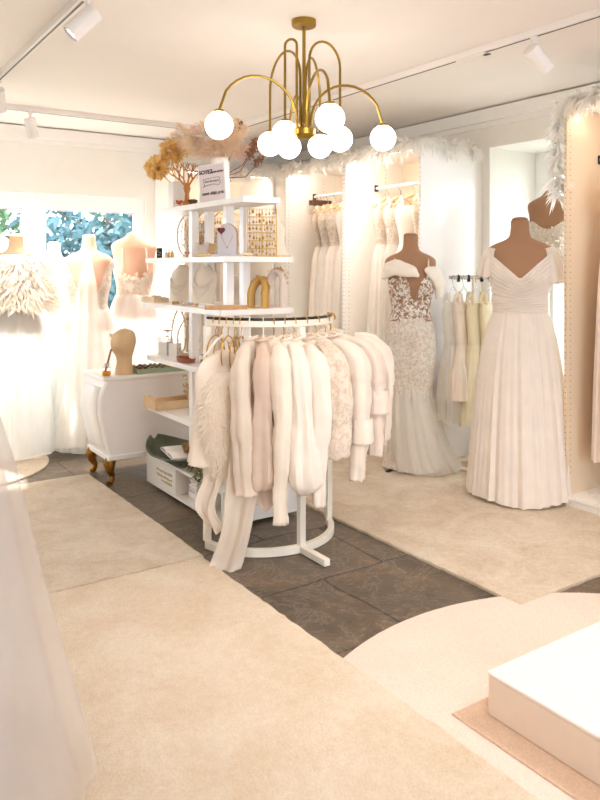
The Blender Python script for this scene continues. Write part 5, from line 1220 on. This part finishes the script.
m = M(); m.lathe([(.016,.060), (.016,.078), (.008,.079)], seg=16); m.obj('collar', 'chrome', t)
m = M(); m.tube([(-.01,0,.02), (.028,.005,.165)], .006, 6); m.obj('reed', 'reed', t)
t = thing('brooch_tray', 'sage green velvet tray of brooches on the white chest', 'tray', (1.96, 4.56, ZT_), -.04)
m = M(); m.box(-.18,.18,-.095,.095,0,.022); m.box(-.18,.18,-.095,-.088,.022,.03); m.box(-.18,.18,.088,.095,.022,.03); m.box(-.18,-.173,-.088,.088,.022,.03); m.box(.173,.18,-.088,.088,.022,.03); m.obj('tray_body', 'sage', t, smooth=False, bevel=.002)
r = random.Random(15); n_ = 0
for j in range(3):
    for i in range(9):
        mt = r.choice(['bead_dark','bead_red','bead_olive','bead_gold','bead_dark'])
        px = 1.96-.15+.3*i/8+r.uniform(-.006,.006); py = 4.56-.06+.06*j+r.uniform(-.006,.006)
        b = thing('brooch', {'bead_dark':'dark stone brooch set in the green tray','bead_red':'dark red stone brooch set in the green tray','bead_olive':'olive stone brooch set in the green tray','bead_gold':'gold brooch set in the green tray'}[mt], 'brooch', (px, py, ZT_+.0222), r.uniform(0,3), 'brooches in the green tray')
        m = M(); m.ball((0,0,.012), r.uniform(.011,.016), 12, sx=1.15, sz=.75); m.obj('stone', mt, b)
        m = M(); m.tube([(.014*math.cos(2*PI*q/16), .012*math.sin(2*PI*q/16), .005) for q in range(16)], .0025, 6, closed=True); m.obj('setting', 'bead_gold', b)

# ------------------------------------------------------------------ daylight
wd = D.worlds.new('sky'); scene.world = wd; wd.use_nodes = True; nt = wd.node_tree
bg = nt.nodes['Background']; bg.inputs['Color'].default_value = (0.83, 0.91, 1.0, 1); bg.inputs['Strength'].default_value = 7.0
sl = D.lights.new('sun', 'SUN'); sl.energy = 16.0; sl.angle = math.radians(3); sl.color = (1.0, 0.95, 0.88)
so = D.objects.new('sun', sl); COL.objects.link(so); so.location = (2, 12, 8); so.rotation_euler = Vector((0,0,-1)).rotation_difference(Vector((0.10, -0.66, -0.75))).to_euler()
def portal(loc, rot, sx_, sy_):
    l = D.lights.new('daylight_portal', 'AREA'); l.shape = 'RECTANGLE'; l.size = sx_; l.size_y = sy_; l.cycles.is_portal = True
    o = D.objects.new('daylight_portal', l); COL.objects.link(o); o.location = loc; o.rotation_euler = rot
portal((0.63, YW+0.15, 1.38), (-PI/2, 0, 0), 3.8, 1.2)
portal((XW+0.58, 3.06, 1.27), (0, PI/2, 0), 1.9, 1.15)
portal((1.4, YF-0.08, 1.35), (PI/2, 0, 0), 3.0, 1.7)

vs = scene.view_settings
vs.view_transform = 'Standard'; vs.look = 'None'; vs.gamma = 1.0; vs.use_curve_mapping = False; vs.exposure = 0.36
scene.cycles.max_bounces = 10; scene.cycles.diffuse_bounces = 8; scene.cycles.transparent_max_bounces = 16; scene.cycles.sample_clamp_indirect = 8
